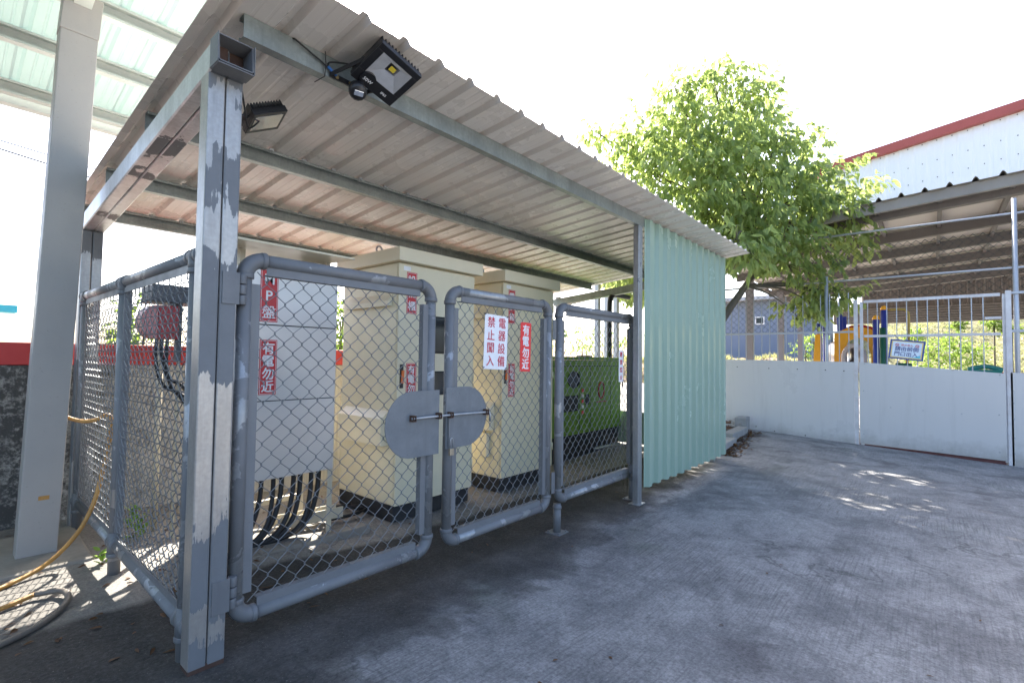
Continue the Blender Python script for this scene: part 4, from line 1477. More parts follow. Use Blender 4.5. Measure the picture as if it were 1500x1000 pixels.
# ------------------------------------------------------------------ hose
hp = [V((-0.20, 2.36, 1.00)), V((-0.16, 2.30, 0.965)), V((-0.06, 2.22, 0.915)), V((0.02, 2.15, 0.92)), V((0.075, 2.12, 0.955)), V((0.10, 2.10, 0.93)), V((0.095, 2.08, 0.80)), V((0.05, 2.04, 0.55)), V((0.0, 1.98, 0.36)), V((-0.09, 1.92, 0.19)), V((-0.24, 1.84, 0.06)), V((-0.42, 1.74, 0.016)), V((-0.62, 1.60, 0.014)), V((-0.72, 1.42, 0.014)), V((-0.62, 1.30, 0.014)), V((-0.48, 1.36, 0.020)), V((-0.34, 1.42, 0.03)), V((-0.235, 1.36, 0.035)), V((-0.225, 1.22, 0.03)), V((-0.30, 1.08, 0.016)), V((-0.42, 0.96, 0.014)), V((-0.60, 0.88, 0.014)), V((-0.85, 0.90, 0.014)), V((-1.0, 1.05, 0.014))]
hs = MB().tube(smooth_path(hp[:17], 6), 0.0135, 10).build('garden_hose', M['hose'])
tag(hs, 'yellowed water hose hanging from the wall and coiling on the ground at left', 'hose')
MB().tube(smooth_path(hp[16:], 6), 0.016, 10).build('grey_coil', M['hose_grey'], hs)
hs.children[0]['label'] = 'greyed dirty loop of the hose'

# ------------------------------------------------------------------ floodlights


def floodlight(root, c, right, up, nrm, w, h, big):
    c, right, up, nrm = V(c), V(right).normalized(), V(up).normalized(), V(nrm).normalized()
    T = lambda a, b, n: c + right * a + up * b + nrm * n
    mb = MB()

    def ob(a, b, n, ha, hb, hn): mb.obox(T(a, b, n), right * ha, up * hb, nrm * hn)
    # rim frame round the glass, upper part holds the lamp
    lens_b0, lens_b1 = (-0.22 * h, 0.36 * h)
    lw = 0.36 * w
    ob(0, 0, -0.022, w / 2, h / 2, 0.012)
    ob(0, (h / 2 + lens_b1) / 2, -0.005, w / 2, (h / 2 - lens_b1) / 2, 0.006)
    ob(0, (-h / 2 + lens_b0) / 2, -0.005, w / 2, (lens_b0 + h / 2) / 2, 0.006)
    for s in (-1, 1):
        ob(s * (w / 2 + lw) / 2, (lens_b0 + lens_b1) / 2, -0.005, (w / 2 - lw) / 2, (lens_b1 - lens_b0) / 2, 0.006)
    mb.build('lamp_body', M['black'], root, 0.003)
    mb = MB()
    nf = 12
    for k in range(nf):
        a = -w / 2 * 0.92 + w * 0.92 * k / (nf - 1)
        mb.obox(T(a, 0, -0.052), right * 0.0022, up * h * 0.47, nrm * 0.018)
    mb.build_each('cooling_fin', M['black'], root)
    # reflector: a frustum sunk into the body, and the yellow diode
    dz = -0.010
    iw, ih = 0.32 * lw, 0.10 * h
    ic = (lens_b0 + lens_b1) / 2 + 0.11 * h
    outer = [T(-lw, lens_b0, 0), T(lw, lens_b0, 0), T(lw, lens_b1, 0), T(-lw, lens_b1, 0)]
    inner = [T(-iw, ic - ih, dz), T(iw, ic - ih, dz), T(iw, ic + ih, dz), T(-iw, ic + ih, dz)]
    mb = MB().add(outer + inner, [(0, 1, 5, 4), (1, 2, 6, 5), (2, 3, 7, 6), (3, 0, 4, 7), (4, 5, 6, 7)])
    mb.build('reflector', M['reflector'], root)
    if big:
        MB().obox(T(0, ic, dz + 0.001), right * 0.016, up * 0.013, nrm * 0.001).build('diode', M['yellow'], root)
    return T


fl = thing('floodlight', 'black floodlight with motion sensor and yellow diode on the front roof beam', 'floodlight', 'black floodlights')
e = Euler((2.76, 0.22, 0.05)).to_matrix()
T1 = floodlight(fl, (0.725, -0.325, 2.872), e.col[0], e.col[1], e.col[2], 0.262, 0.255, True)
text_part('IP65', 0.020, M['white'], fl, T1(0.055, -0.092, 0.0025), e.col[0], e.col[1], 0.01)
text_part('50W', 0.026, M['white'], fl, T1(-0.058, -0.080, 0.0125), e.col[0], e.col[1], 0.01)
mb = MB().tube([T1(-0.058, -0.078, 0.0), T1(-0.058, -0.078, 0.012)], 0.042, 20, smooth=False)
mb.build('lamp_disc', M['black'], fl)
mb = MB()
sc_ = T1(-0.070, -0.150, 0.035)
mb.tube([T1(-0.066, -0.108, 0.0), sc_], 0.012, 8)
sd = V((-0.18, -0.62, -0.75)).normalized()
mb.tube([sc_ - sd * 0.022, sc_ - sd * 0.018, sc_ + sd * 0.022, sc_ + sd * 0.036], [0.026, 0.044, 0.047, 0.036], 14)
sn = mb.build('motion_sensor', M['black'], fl)
sr = sd.cross(V((0, 0, 1))).normalized()
MB().obox(sc_ + sd * 0.036, sr * 0.024, sr.cross(sd) * 0.014, sd * 0.004).build('sensor_window', M['lens'], sn, 0.002)
mb = MB()
yb_ = -0.105
mb.obox((0.64, yb_ - 0.004, 2.875), (0.115, 0, 0), (0, 0.003, 0), (0, 0, 0.013))
for xx in (0.53, 0.75):
    a = V((xx, yb_ - 0.008, 2.875))
    b = T1(-0.118 if xx < 0.6 else 0.118, 0.02, -0.02)
    dd = (b - a)
    mb.obox((a + b) / 2, (0.003, 0, 0), dd / 2, (0, 0, 0.011))
mb.build('bracket', M['black'], fl, 0.001)
mb = MB()
for xx in (0.565, 0.645):
    mb.tube([(xx, yb_ - 0.0072, 2.875), (xx, yb_ - 0.014, 2.875)], [0.012, 0.008], 10)
mb.build_each('bolt', M['brass'], fl)
cbl = MB().tube(smooth_path([(0.335, -0.088, 2.972), (0.34, -0.112, 2.962), (0.42, -0.112, 2.935), (0.475, -0.112, 2.918), (0.505, -0.115, 2.905), (0.52, -0.118, 2.93), (0.56, -0.16, 2.93), (0.60, -0.22, 2.915), (0.625, -0.285, 2.90)], 5), 0.0045, 8).build('lamp_cable', M['cable'])
tag(cbl, 'black cable strapped to the front beam and leading to the sensor floodlight', 'cable')
mb = MB().tube([(0.495, -0.113, 2.978), (0.497, -0.120, 2.91), (0.498, -0.108, 2.850), (0.49, -0.02, 2.848)], 0.0025, 6)
MB().tube([(0.51, -0.116, 2.905), (0.545, -0.117, 2.885), (0.56, -0.117, 2.876)], [0.008, 0.008, 0.005], 8).build('blue_connector', M['blue'], cbl)
mb.build('cable_tie', M['black'], cbl)

fl2 = thing('floodlight', 'plain black floodlight hanging inside the corner under the roof', 'floodlight', 'black floodlights')
ph = rad(28)
tt_ = rad(16)
u2 = V((cos(ph), 0, sin(ph)))
n2 = V((sin(ph) * cos(tt_), -sin(tt_), -cos(ph) * cos(tt_))).normalized()
u2 = (u2 - n2 * u2.dot(n2)).normalized()
v2 = n2.cross(u2)
T2 = floodlight(fl2, (0.385, 0.30, 2.69), u2, v2, n2, 0.20, 0.18, False)
MB().obox(T2(0.0, 0.0, 0.0012), u2 * 0.082, v2 * 0.062, n2 * 0.0008).build('lens', M['lens'], fl2)
mb = MB().obox((0.225, 0.30, 2.665), (0.072, 0, 0.012), (0, 0.035, 0), (0, 0, 0.004))
mb.box(0.1505, 0.25, 2.63, 0.158, 0.35, 2.71)
mb.build('bracket', M['black'], fl2, 0.001)
cb2 = MB().tube(smooth_path([(0.13, 0.13, 2.74), (0.165, 0.11, 2.72), (0.20, 0.16, 2.74), (0.235, 0.20, 2.66), (0.27, 0.245, 2.60), (0.325, 0.27, 2.655), (0.345, 0.28, 2.70)], 5), 0.0045, 8).build('lamp_cable', M['cable'])
tag(cb2, 'thin black cable looping from the corner post top to the inner floodlight', 'cable')
cb3 = MB().tube(smooth_path([(0.175, 0.13, 2.6), (0.178, 0.125, 2.45), (0.176, 0.13, 2.3), (0.16, 0.14, 2.2)], 5), 0.006, 8).build('loose_cable', M['cable'])
tag(cb3, 'short black cable bulging beside the upper corner post', 'cable')

# ------------------------------------------------------------------ neighbouring shed frame seen past the generator
nb = thing('shed_frame', 'beige sloping beam on grey posts beyond the right end of the shelter', 'frame')
a, b = V((7.75, 3.36, 2.64)), V((11.4, 3.36, 3.46))
MB().sweep([(-.05, -.12), (.05, -.12), (.05, .05), (-.05, .05)], a, b, (0, 1, 0), V((0, 0, 1))).build('beam', M['beige'], nb)
for xx in (9.3, 9.75, 10.2):
    MB().box(xx, 3.45, -0.2, xx + 0.12, 3.55, 3.3).build('post', M['greypipe'], nb)
zz = 3.35

# ------------------------------------------------------------------ white fence with gate, right side
FX = 10.5
wf = thing('white_fence', 'white sheet-clad fence bay with upper bars left of the gate', 'fence')


def quad_panel(name, ya, yb, z00, z01, z10, z11, mat, parent, x=FX, t=0.02):
    vs = [(x, ya, z00), (x, yb, z01), (x, yb, z11), (x, ya, z10), (x + t, ya, z00), (x + t, yb, z01), (x + t, yb, z11), (x + t, ya, z10)]
    return MB().add(vs, [(0, 1, 2, 3), (7, 6, 5, 4), (0, 4, 5, 1), (1, 5, 6, 2), (2, 6, 7, 3), (3, 7, 4, 0)]).build(name, mat, parent, 0.003)


quad_panel('sheet_panel', 1.75, -1.36, 0.03, -0.11, 1.465, 1.432, M['whitepanel'], wf)
MB().box(FX + 0.0, -1.425, -0.16, FX + 0.05, -1.362, 2.60).build('post', M['whiteframe'], wf, 0.003)
MB().box(FX + 0.012, 1.75, 1.985, FX + 0.045, -1.36, 2.02).build('mid_rail', M['greypipe'], wf)
k = 0
y = 1.6
while y > -1.3:
    MB().box(FX + 0.022, y, 1.44, FX + 0.036, y + 0.014, 2.75).build('bar', M['greypipe'], wf)
    y -= 0.152
mb = MB()
for (yy, zz) in ((0.72, 1.30), (0.1, 1.28), (-0.42, 1.275), (-0.9, 1.27), (-1.2, 1.26), (0.35, 0.06), (0.0, 0.0), (-0.55, -0.03)):
    mb.tube([(FX - 0.0005, yy, zz), (FX - 0.006, yy, zz)], 0.011, 8)
mb.build_each('screw', M['seam'], wf)
for (yy, top) in ((-0.92, 3.10), (1.4, 3.10)):
    MB().tube([(FX + 0.06, yy, -0.05), (FX + 0.06, yy, top)], 0.032, 10).build('pipe_post', M['greypipe'], wf)

wg = thing('white_gate', 'white sheet-clad gate with vertical bars and a tilted blue-framed sign', 'gate')
ya, yb = -1.455, -3.375
quad_panel('sheet_panel', ya + 0.016, yb - 0.01, -0.075, -0.135, 1.432, 1.272, M['whitepanel'], wg)
for yy, h0, h1 in ((ya, -0.11, 2.56), (yb + 0.01, -0.16, 2.57)):
    MB().box(FX + 0.0205, yy - 0.05, h0, FX + 0.06, yy, h1).build('stile', M['whiteframe'], wg, 0.002)
vs = [(2.535, 2.59), (2.525, 2.58)]
MB().obox((FX + 0.04, (ya + yb) / 2 - 0.015, 2.562), (0.02, 0, 0), (0, (yb - ya + 0.09) / 2, 0), (0, 0, 0.026)).build('top_rail', M['whiteframe'], wg, 0.002)
MB().obox((FX + 0.04, (ya + yb) / 2 - 0.015, 1.915), (0.018, 0, 0), (0, (yb - ya + 0.09) / 2, 0), (0, 0, 0.022)).build('mid_rail', M['whiteframe'], wg, 0.002)
for k in range(12):
    y = ya - 0.13 - k * 0.142
    MB().box(FX + 0.033, y, 1.28, FX + 0.047, y + 0.014, 2.545).build('bar', M['greypipe'], wg)
MB().obox((FX + 0.03, (ya + yb) / 2, -0.16), (0.004, 0, 0), (0, (yb - ya) / 2, -0.022), (0, 0, 0.05)).build('bottom_strip', M['rustred'], wg)
mb = MB()
for (yy, zz) in ((-1.9, 0.62), (-2.35, 0.60), (-2.85, 0.58), (-1.5, 0.1), (-3.3, 0.0), (-3.3, 0.6), (-1.5, 0.9), (-2.1, 1.36), (-2.75, 1.31), (-1.52, 1.40), (-3.32, 1.25), (-2.0, -0.02), (-2.6, -0.05)):
    mb.tube([(FX - 0.0005, yy, zz), (FX - 0.006, yy, zz)], 0.010, 8)
mb.build_each('screw', M['steel'], wg)
MB().box(FX + 0.0, yb + 0.02, 2.16, FX + 0.03, yb + 0.22, 2.20).build('latch', M['whiteframe'], wg, 0.003)

wf2 = thing('white_fence', 'white sheet-clad fence bay right of the gate with a tall galvanised pipe', 'fence')
quad_panel('sheet_panel', -3.44, -8.0, -0.24, -0.30, 1.29, 1.20, M['whitepanel'], wf2)
MB().box(FX + 0.0, -3.47, -0.2, FX + 0.05, -3.40, 2.62).build('post', M['whiteframe'], wf2, 0.003)
MB().tube([(FX + 0.06, -3.53, -0.25), (FX + 0.06, -3.53, 4.12)], 0.034, 10).build('pipe_post', M['greypipe'], wf2)
MB().box(FX + 0.012, -3.47, 1.94, FX + 0.045, -8.0, 1.98).build('mid_rail', M['greypipe'], wf2)
MB().box(FX + 0.012, -3.47, 2.56, FX + 0.045, -8.0, 2.60).build('top_rail', M['greypipe'], wf2)
mb = MB()
for zz in (1.0, 0.8, 0.55, 0.25, 0.0):
    mb.tube([(FX - 0.0005, -3.47, zz), (FX - 0.006, -3.47, zz)], 0.010, 8)
mb.build_each('screw', M['steel'], wf2)
for k in range(6):
    y = -3.7 - k * 0.3
    MB().box(FX + 0.033, y, 1.2, FX + 0.047, y + 0.014, 2.56).build('bar', M['greypipe'], wf2)

nt_ = thing('overhead_net', 'dark green wire netting on galvanised pipes above the white fence', 'net')
for (zz, y0_, y1_) in ((2.99, 1.4, -8), (3.88, 0.6, -8)):
    MB().tube([(FX + 0.07, y0_, zz), (FX + 0.07, y1_, zz)], 0.019, 8).build('pipe_rail', M['greypipe'], nt_)
for (y0_, y1_, z0_, z1_) in ((-8.0, -3.53, 2.62, 3.84), (-3.53, -0.92, 2.62, 3.70), (-0.92, 1.7, 2.02, 3.70)):
    mb = MB()
    o_ = V((FX + 0.09, y0_, z0_))
    W_, H_ = y1_ - y0_, z1_ - z0_
    s = 0.062
    n_ = int(W_ / s)
    hp_ = 0.125
    m_ = int(H_ / hp_)
    for i in range(n_):
        pts = []
        for q in range(m_ * 2 + 1):
            right = (q + i) % 2 == 1
            pts.append(o_ + V((0, i * s + (s if right else 0), q * hp_ / 2 + R.uniform(-.004, .004))))
        mb.tube(pts, 0.0052, 3, cap=False)
    mb.build('netting', M['greenwire'], nt_, recalc=False)

# sign on the gate
gs = thing('gate_sign', 'small tilted sign in a blue frame hanging on the white gate', 'sign')
c = on_x(1328, 512.5, FX - 0.02)
tl = rad(-7)
rg = V((0, -cos(tl), sin(tl)))
upv = V((0, sin(tl), cos(tl)))
nr = V((-1, 0, 0))
sw, sh = 0.245, 0.175


def gs_box(a, b, ha, hb, n, mat, name, par):
    return MB().obox(c + rg * a + upv * b + nr * n, rg * ha, upv * hb, nr * 0.001).build(name, M[mat], par)


fr = MB().obox(c, rg * sw, upv * sh, nr * 0.008).build('sign_frame', M['signblue'], gs, 0.003)
gs_box(0, 0, sw - 0.025, sh - 0.025, 0.0092, 'signgold', 'sign_border', gs)
gs_box(0, 0.002, sw - 0.042, sh - 0.042, 0.0115, 'signpale', 'sign_face', gs)
mb = MB()
pc_ = c + nr * 0.0135
mb.add([pc_ + rg * 0.03 + upv * (-sh + 0.045), pc_ + rg * (sw - 0.045) + upv * (-sh + 0.045), pc_ + rg * (sw - 0.045) + upv * (-0.075), pc_ + rg * 0.12 + upv * (-0.115)], [(0, 1, 2, 3)])
mb.build('sign_corner', M['signcyan'], gs)
LO = c + nr * 0.0150
text_part('禁止進入', 0.042, M['redink'], gs, LO + upv * 0.082, rg, upv, 0.0, name='lettering')
text_part('請由前側', 0.084, M['navy'], gs, LO + upv * 0.015, rg, upv, 0.006, name='lettering')
text_part('門口出入', 0.084, M['navy'], gs, LO - upv * 0.075, rg, upv, 0.006, name='lettering')
for sgn in (-1, 1):
    q = LO + upv * 0.080 + rg * sgn * 0.140
    mb = MB().tube([q + rg * 0.023 * cos(t * pi / 8) + upv * 0.023 * sin(t * pi / 8) for t in range(16)], 0.004, 6, closed=True)
    mb.tube([q + rg * -0.016 + upv * 0.016, q + rg * 0.016 - upv * 0.016], 0.004, 6)
    mb.build('no_entry_mark', M['redink'], gs)
mb = MB().tube([c + upv * sh - rg * 0.13, c + upv * (sh + 0.08) - rg * 0.2 + nr * -0.03], 0.003, 5)
mb.build('hanging_wire', M['rubber'], gs)

# kerb stones and litter at the end of the green wall
for (x0_, y0_, l_, w_, h_, rot, lab) in ((10.12, 0.52, 0.42, 0.22, 0.30, 0.10, 'upright concrete kerb stone against the white fence'), (9.25, 0.40, 1.25, 0.20, 0.15, 0.06, 'long low concrete kerb stone beside the dead leaves'), (8.0, 0.24, 1.15, 0.20, 0.13, 0.08, 'low concrete kerb stone nearest the green wall')):
    zg = gz(x0_, y0_)
    u = V((cos(rot), sin(rot), 0))
    w_v = V((-sin(rot), cos(rot), 0))
    o = MB().obox((x0_, y0_, zg + h_ / 2 - 0.02), u * l_ / 2, w_v * w_ / 2, (0, 0, h_ / 2)).build('kerb_stone', M['kerb'], None, 0.014)
    tag(o, lab, 'kerb stone', 'kerb stones by the fence')
for i in range(9):
    a = V((R.uniform(7.9, 9.6), R.uniform(0.55, 1.0), gz(9, .7) + R.uniform(0.05, 0.35)))
    b = a + V((R.uniform(-.6, .8), R.uniform(-.25, .15), R.uniform(-.15, .12)))
    o = MB().tube(smooth_path([a, (a + b) / 2 + V((0, 0, R.uniform(-.05, .05))), b], 3), [R.uniform(0.012, 0.035)] * 7, 6).build('dead_branch', M['brown'])
    tag(o, 'dead brown branch in the pile behind the kerb stones', 'branch', 'dead branches behind the kerb')


# ------------------------------------------------------------------ leaves
def leaf(mb, p, d, n, L, W):
    d = d.normalized()
    s = d.cross(n)
    if s.length < 1e-4: s = d.orthogonal()
    s.normalize()
    n = s.cross(d)
    a = p
    b = p + d * L
    q1, q2 = p + d * L * 0.28, p + d * L * 0.62
    dr = -n * L * 0.05
    v = [a, q1 + s * W * .42 + n * W * 0.12, q2 + s * W * .38 + n * W * .1 + dr, b + dr * 2, q2 - s * W * .38 + n * W * .1 + dr, q1 - s * W * .42 + n * W * 0.12, q1, q2 + dr]
    mb.add(v, [(0, 1, 6), (1, 2, 7, 6), (2, 3, 7), (0, 6, 5), (6, 7, 4, 5), (7, 3, 4)], False)


def rvec(r=R):
    while True:
        q = V((r.uniform(-1, 1), r.uniform(-1, 1), r.uniform(-1, 1)))
        if 0.01 < q.length < 1: return q


def leaf_clump(mb, c, rad3, count, L, W, rr, droop=0.8, shell=0.5):
    made = 0
    while made < count:
        q = rvec(rr)
        ln = q.length
        if rr.random() > shell + (1 - shell) * ln: continue
        tw = c + V((q.x * rad3[0], q.y * rad3[1], q.z * rad3[2]))
        # a small twig of leaves
        k = rr.randint(4, 8)
        ax_ = (V((q.x, q.y, q.z * 0.6)) + rvec(rr) * 0.7 + V((0, 0, 0.1))).normalized()
        for j in range(k):
            p = tw + ax_ * (j * L * 0.30) + rvec(rr) * L * 0.12
            d = ax_ * 0.5 + rvec(rr) * 0.75 + V((0, 0, -droop))
            leaf(mb, p, d, rvec(rr) + V((0, 0, 0.9)), L * rr.uniform(0.65, 1.2), W * rr.uniform(0.7, 1.15))
        made += k
    return mb


def tree():
    rr = random.Random(11)
    root = thing('leafy_tree', 'broad green leafy tree rising behind the end of the green wall', 'tree')
    ty = 1.25

    def at(px, py, dy=0.0):        # a point of the crown in the upright plane through the trunk that faces the yard
        d = ray(px, py)
        t = (10.2 + dy) / d.dot(fw)
        return CAM + d * t
    clumps = [(1050, 135, 46, 0), (995, 150, 40, .2), (1092, 150, 40, -.2), (950, 196, 42, .1), (1010, 200, 56, -.3), (1078, 208, 56, -.5), (1124, 185, 34, .2),
              (912, 205, 26, 0), (876, 196, 20, .2), (905, 240, 28, .1), (955, 258, 46, -.3), (1015, 268, 54, -.7), (1085, 275, 60, -.8), (1150, 240, 42, -.2),
              (1188, 208, 26, .1), (1210, 250, 34, .1), (1244, 282, 26, 0), (1268, 276, 13, 0), (1165, 296, 50, -.5), (1208, 318, 42, -.2), (1246, 348, 26, 0),
              (1110, 335, 52, -.6), (1066, 328, 40, -.5), (1028, 312, 38, 0), (1150, 362, 40, -.4), (1196, 370, 30, -.2), (1255, 345, 20, .1), (1075, 365, 24, -.3),
              (1222, 440, 25, -.2), (1194, 446, 26, -.2), (1163, 455, 20, -.1), (1240, 432, 18, -.1), (1120, 380, 24, -.5), (1092, 362, 26, -.6), (1078, 350, 22, -2.0), (1100, 370, 20, -2.0), (1160, 392, 22, -.3), (1185, 400, 20, -.3), (1066, 352, 26, -.6), (1232, 300, 30, -.2), (1130, 225, 40, -.5), (1040, 240, 40, -.7), (980, 215, 34, -.4), (1190, 275, 34, -.4), (1205, 430, 20, -.2),
              (1010, 190, 50, 1.0), (1080, 190, 50, 1.0), (960, 250, 40, 1.0), (1050, 260, 60, 1.3), (1130, 270, 55, 1.1), (1180, 320, 45, .9), (1100, 330, 45, 1.0), (1060, 110, 22, .2), (985, 122, 18, .1), (1112, 130, 16, 0)]
    low = ((9.4, 1.9, 3.6, .55), (9.9, 2.3, 3.9, .6), (9.1, 1.7, 3.1, .5), (10.2, 2.9, 4.4, .6), (9.6, 2.6, 3.3, .5), (9.0, 2.2, 3.7, .5), (9.9, 1.9, 4.5, .6), (8.8, 1.3, 2.75, .4), (7.9, 3.1, 4.3, .8), (8.5, 3.0, 4.2, .7), (7.4, 3.0, 4.1, .7), (8.6, 2.4, 3.6, .6), (9.3, 3.0, 4.4, .7), (7.75, 2.35, 3.45, .5))  # hidden foliage behind the shelter, added to block sun on the yard
    kpx = 10.2 / F_PX
    mb = MB()
    cs = []
    for (px, py, r, dy) in clumps:
        c_ = at(px, py, dy)
        rw = r * kpx
        cs.append((c_, rw))
        cnt = int(24 + r * r * 0.185)
        leaf_clump(mb, c_, (rw * .86, rw * .95, rw * .74), cnt, 0.185, 0.088, rr)
    for (x, y, z, rw) in low:
        cs.append((V((x, y, z)), rw))
        leaf_clump(mb, V((x, y, z)), (rw, rw, rw * .8), 620, 0.165, 0.08, rr)
    cr = mb.build('crown', M['leaf'], root, recalc=False)
    # trunk and limbs
    base = V((8.72, 1.55, gz(8.7, 1.5) - 0.1))
    k1, k2, k3 = at(1062, 462), at(1092, 418), at(1106, 385)
    hub = at(1086, 330, 0.2)
    mbt = MB()
    tp = smooth_path([base, (base + k1) / 2 + V((-0.1, 0, 0.1)), k1, k2, k3, hub], 4)
    mbt.tube(tp, [lerp(0.10, 0.042, i / (len(tp) - 1)) for i in range(len(tp))], 9)
    tk = mbt.build('trunk', M['bark'], root)
    mbb = MB()
    for (c_, rw) in cs:
        if c_.z < 2.9 and c_.x > 9.3:
            s0 = k2
        else:
            s0 = hub.lerp(k3, rr.uniform(0, 0.8))
        midp = s0.lerp(c_, 0.5) + rvec(rr) * 0.14 + V((0, 0, 0.10))
        pp = smooth_path([s0, midp, c_], 4)
        mbb.tube(pp, [lerp(0.030, 0.006, i / (len(pp) - 1)) for i in range(len(pp))], 5)
        for _ in range(4):
            e_ = c_ + rvec(rr) * rw * 0.9
            mbb.tube([c_.lerp(midp, 0.2), (c_ + e_) / 2 + rvec(rr) * 0.04, e_], [0.008, 0.006, 0.003], 4)
    mbb.build('branch', M['bark'], root)



tree()


def added_shade_tree():  # unseen tree, added to keep sun off the yard by the white fence
    rr = random.Random(19)
    root = thing('added_shade_tree', 'added tree hidden behind the green wall and shelter roof to shade the yard', 'tree')
    mb, cs = MB(), []
    for (x, y, z, r) in ((11.7, 2.9, 4.2, .8), (12.3, 3.2, 4.3, .8), (12.6, 2.6, 4.1, .7), (11.2, 2.6, 3.9, .7), (11.9, 3.8, 4.0, .8), (11.4, 3.4, 3.5, .7), (12.5, 3.9, 4.4, .7), (12.0, 2.5, 3.5, .7), (13.0, 3.1, 4.1, .6), (10.7, 2.3, 4.3, .6), (10.5, 3.0, 3.9, .6)):
        c_ = V((x, y, z))
        cs.append((c_, r))
        leaf_clump(mb, c_, (r, r, r * .75), 800, 0.20, 0.095, rr)
    mb.build('crown', M['leaf'], root, recalc=False)
    g = V((11.8, 3.4, -0.2))
    hub = V((11.8, 3.2, 2.9))
    mb = MB()
    mb.tube(smooth_path([g, (g + hub) / 2 + V((.08, 0, 0)), hub], 4), [0.13 - 0.007 * i for i in range(9)], 9)
    mb.build('trunk', M['bark'], root)
    mb = MB()
    for c_, r in cs:
        mb.tube(smooth_path([hub, hub.lerp(c_, .5) + rvec(rr) * .1, c_], 3), [0.04 - 0.005 * i for i in range(7)], 5)
    mb.build('branch', M['bark'], root)


added_shade_tree()


def shrub(px, py, y, w, h, count, seed, label, mat='shrubleaf', L=0.11, group='shrubs beyond the boundary wall', top=None, W=0.05):
    rr = random.Random(seed)
    c_ = on_y(px, py, y)
    root = thing('shrub', label, 'shrub', group)
    mb = MB()
    for _ in range(7):
        q = rvec(rr)
        leaf_clump(mb, c_ + V((q.x * w * .6, q.y * w * .5, q.z * h * .6)), (w * .55, w * .5, h * .5), count // 7, L, W, rr, 0.3, 0.6)
    mb.build('foliage', M[mat], root, recalc=False)
    g = V((c_.x, c_.y, -0.2))
    mb = MB()
    for _ in range(4):
        q = rvec(rr) * 0.2
        mb.tube([g + V((q.x, q.y, 0)), (g + c_) / 2 + q, c_ + q * 2], [0.03, 0.02, 0.008], 6)
    mb.build('stem', M['bark'], root)


shrub(207, 485, 4.3, 0.20, 0.34, 300, 3, 'green leafy shrub rising above the wall behind the alarm box')
shrub(497, 470, 4.6, 0.26, 0.75, 420, 4, 'tall narrow shrub behind the gap between steel panel and cream cabinet')
shrub(855, 500, 8.5, 1.5, 0.75, 700, 5, 'sunlit yellow-green shrub seen above the generator', 'bushleaf', 0.16)
shrub(800, 498, 8.5, 1.3, 0.7, 420, 6, 'sunlit shrub mostly hidden behind the second cabinet', 'bushleaf', 0.16)
shrub(908, 500, 9.0, 1.3, 0.6, 420, 8, 'sunlit shrub behind the exhaust pipe near the green wall', 'bushleaf', 0.16)

# ------------------------------------------------------------------ the hall behind the white fence
hall = thing('open_hall', 'dark open-sided hall with brown roof beyond the white fence', 'hall')
HX0, HX1 = 11.0, 23.5
HYL = 2.1
zh = lambda y: 4.12 + 0.070 * (HYL - y)
YR = -16.0
mb = MB()
prof = [(0, 0)]
for k in range(60):
    for ds, h in ((0.05, 0), (0.075, .05), (0.10, .075), (0.125, .05), (0.15, 0)):
        if k * 0.34 + ds < HYL - YR: prof.append((k * 0.34 + ds, h))
prof.append((HYL - YR, 0))
pr2 = [(s, h + 0.07 * s) for s, h in prof]
sheet(mb, pr2, (HX0 - 0.12, HYL, 4.24), (0, -1, 0), (HX1 - HX0, 0, -0.15), (0, 0, 1), 0.003, 3)
mb.build('roof_sheet', M['hallroof'], hall)
MB().add([(HX0, HYL - 0.05, 4.19), (HX1, HYL - 0.05, 4.06), (HX1, YR, 4.06 + 0.07 * (HYL - YR)), (HX0, YR, 4.19 + 0.07 * (HYL - YR))], [(0, 1, 2, 3)]).build('ceiling_sheet', M['hallceil'], hall)
MB().sweep([(0, 0), (0.10, 0), (0.10, 0.20), (0, 0.20)], (HX0 - 0.02, HYL, 4.21 - 0.16), (HX0 - 0.02, YR, 4.21 - 0.16 + 0.07 * (HYL - YR)), (1, 0, 0), (0, 0, 1)).build('front_beam', M['hallroof'], hall)
MB().sweep([(0, 0), (0.16, 0), (0.16, 0.14), (0, 0.14)], (HX0 + 0.35, HYL, 3.98), (HX0 + 0.35, YR, 3.98 + 0.07 * (HYL - YR)), (1, 0, 0), (0, 0, 1)).build('rafter', M['hallsteel'], hall)
for xx in (13.4, 15.3, 17.4, 19.3, 21.2):
    zz = 4.0 - (xx - 11) * 0.012
    MB().sweep([(0, 0), (0.14, 0), (0.14, 0.22), (0, 0.22)], (xx, HYL, zz - 0.06), (xx, YR, zz - 0.06 + 0.07 * (HYL - YR)), (1, 0, 0), (0, 0, 1)).build('rafter', M['hallsteel'], hall)
for k in range(16):
    y = HYL - 0.02 - k * 0.95
    zz = 4.12 + 0.07 * (HYL - y)
    MB().sweep([(0, -0.07), (0.07, -0.07), (0.07, 0.03), (0, 0.03)], (HX0, y, zz + 0.03), (HX1, y, zz - 0.10), (0, 1, 0), (0, 0, 1)).build('purlin', M['hallsteel'], hall)
for xx in (15.3, 19.3, 22.9):
    MB().box(xx - 0.1, 1.62, -0.3, xx + 0.1, 1.82, 4.0).build('column', M['hallpost'], hall, 0.004)
for yy in (-4.6, -9.0):
    MB().box(12.5, yy, -0.3, 12.68, yy + 0.18, 4.4).build('column', M['hallpost'], hall, 0.004)
mb = MB()
prof = rib_profile(13.5, 0.22, 0.05, 0.01, 0.02)
sheet(mb, prof, (23.45, -0.35, 3.55), (0, -1, 0), (0, 0, 1.0), (-1, 0, 0), 0.003, 1)
mb.build('back_wall', M['hallwall'], hall)
mb = MB()
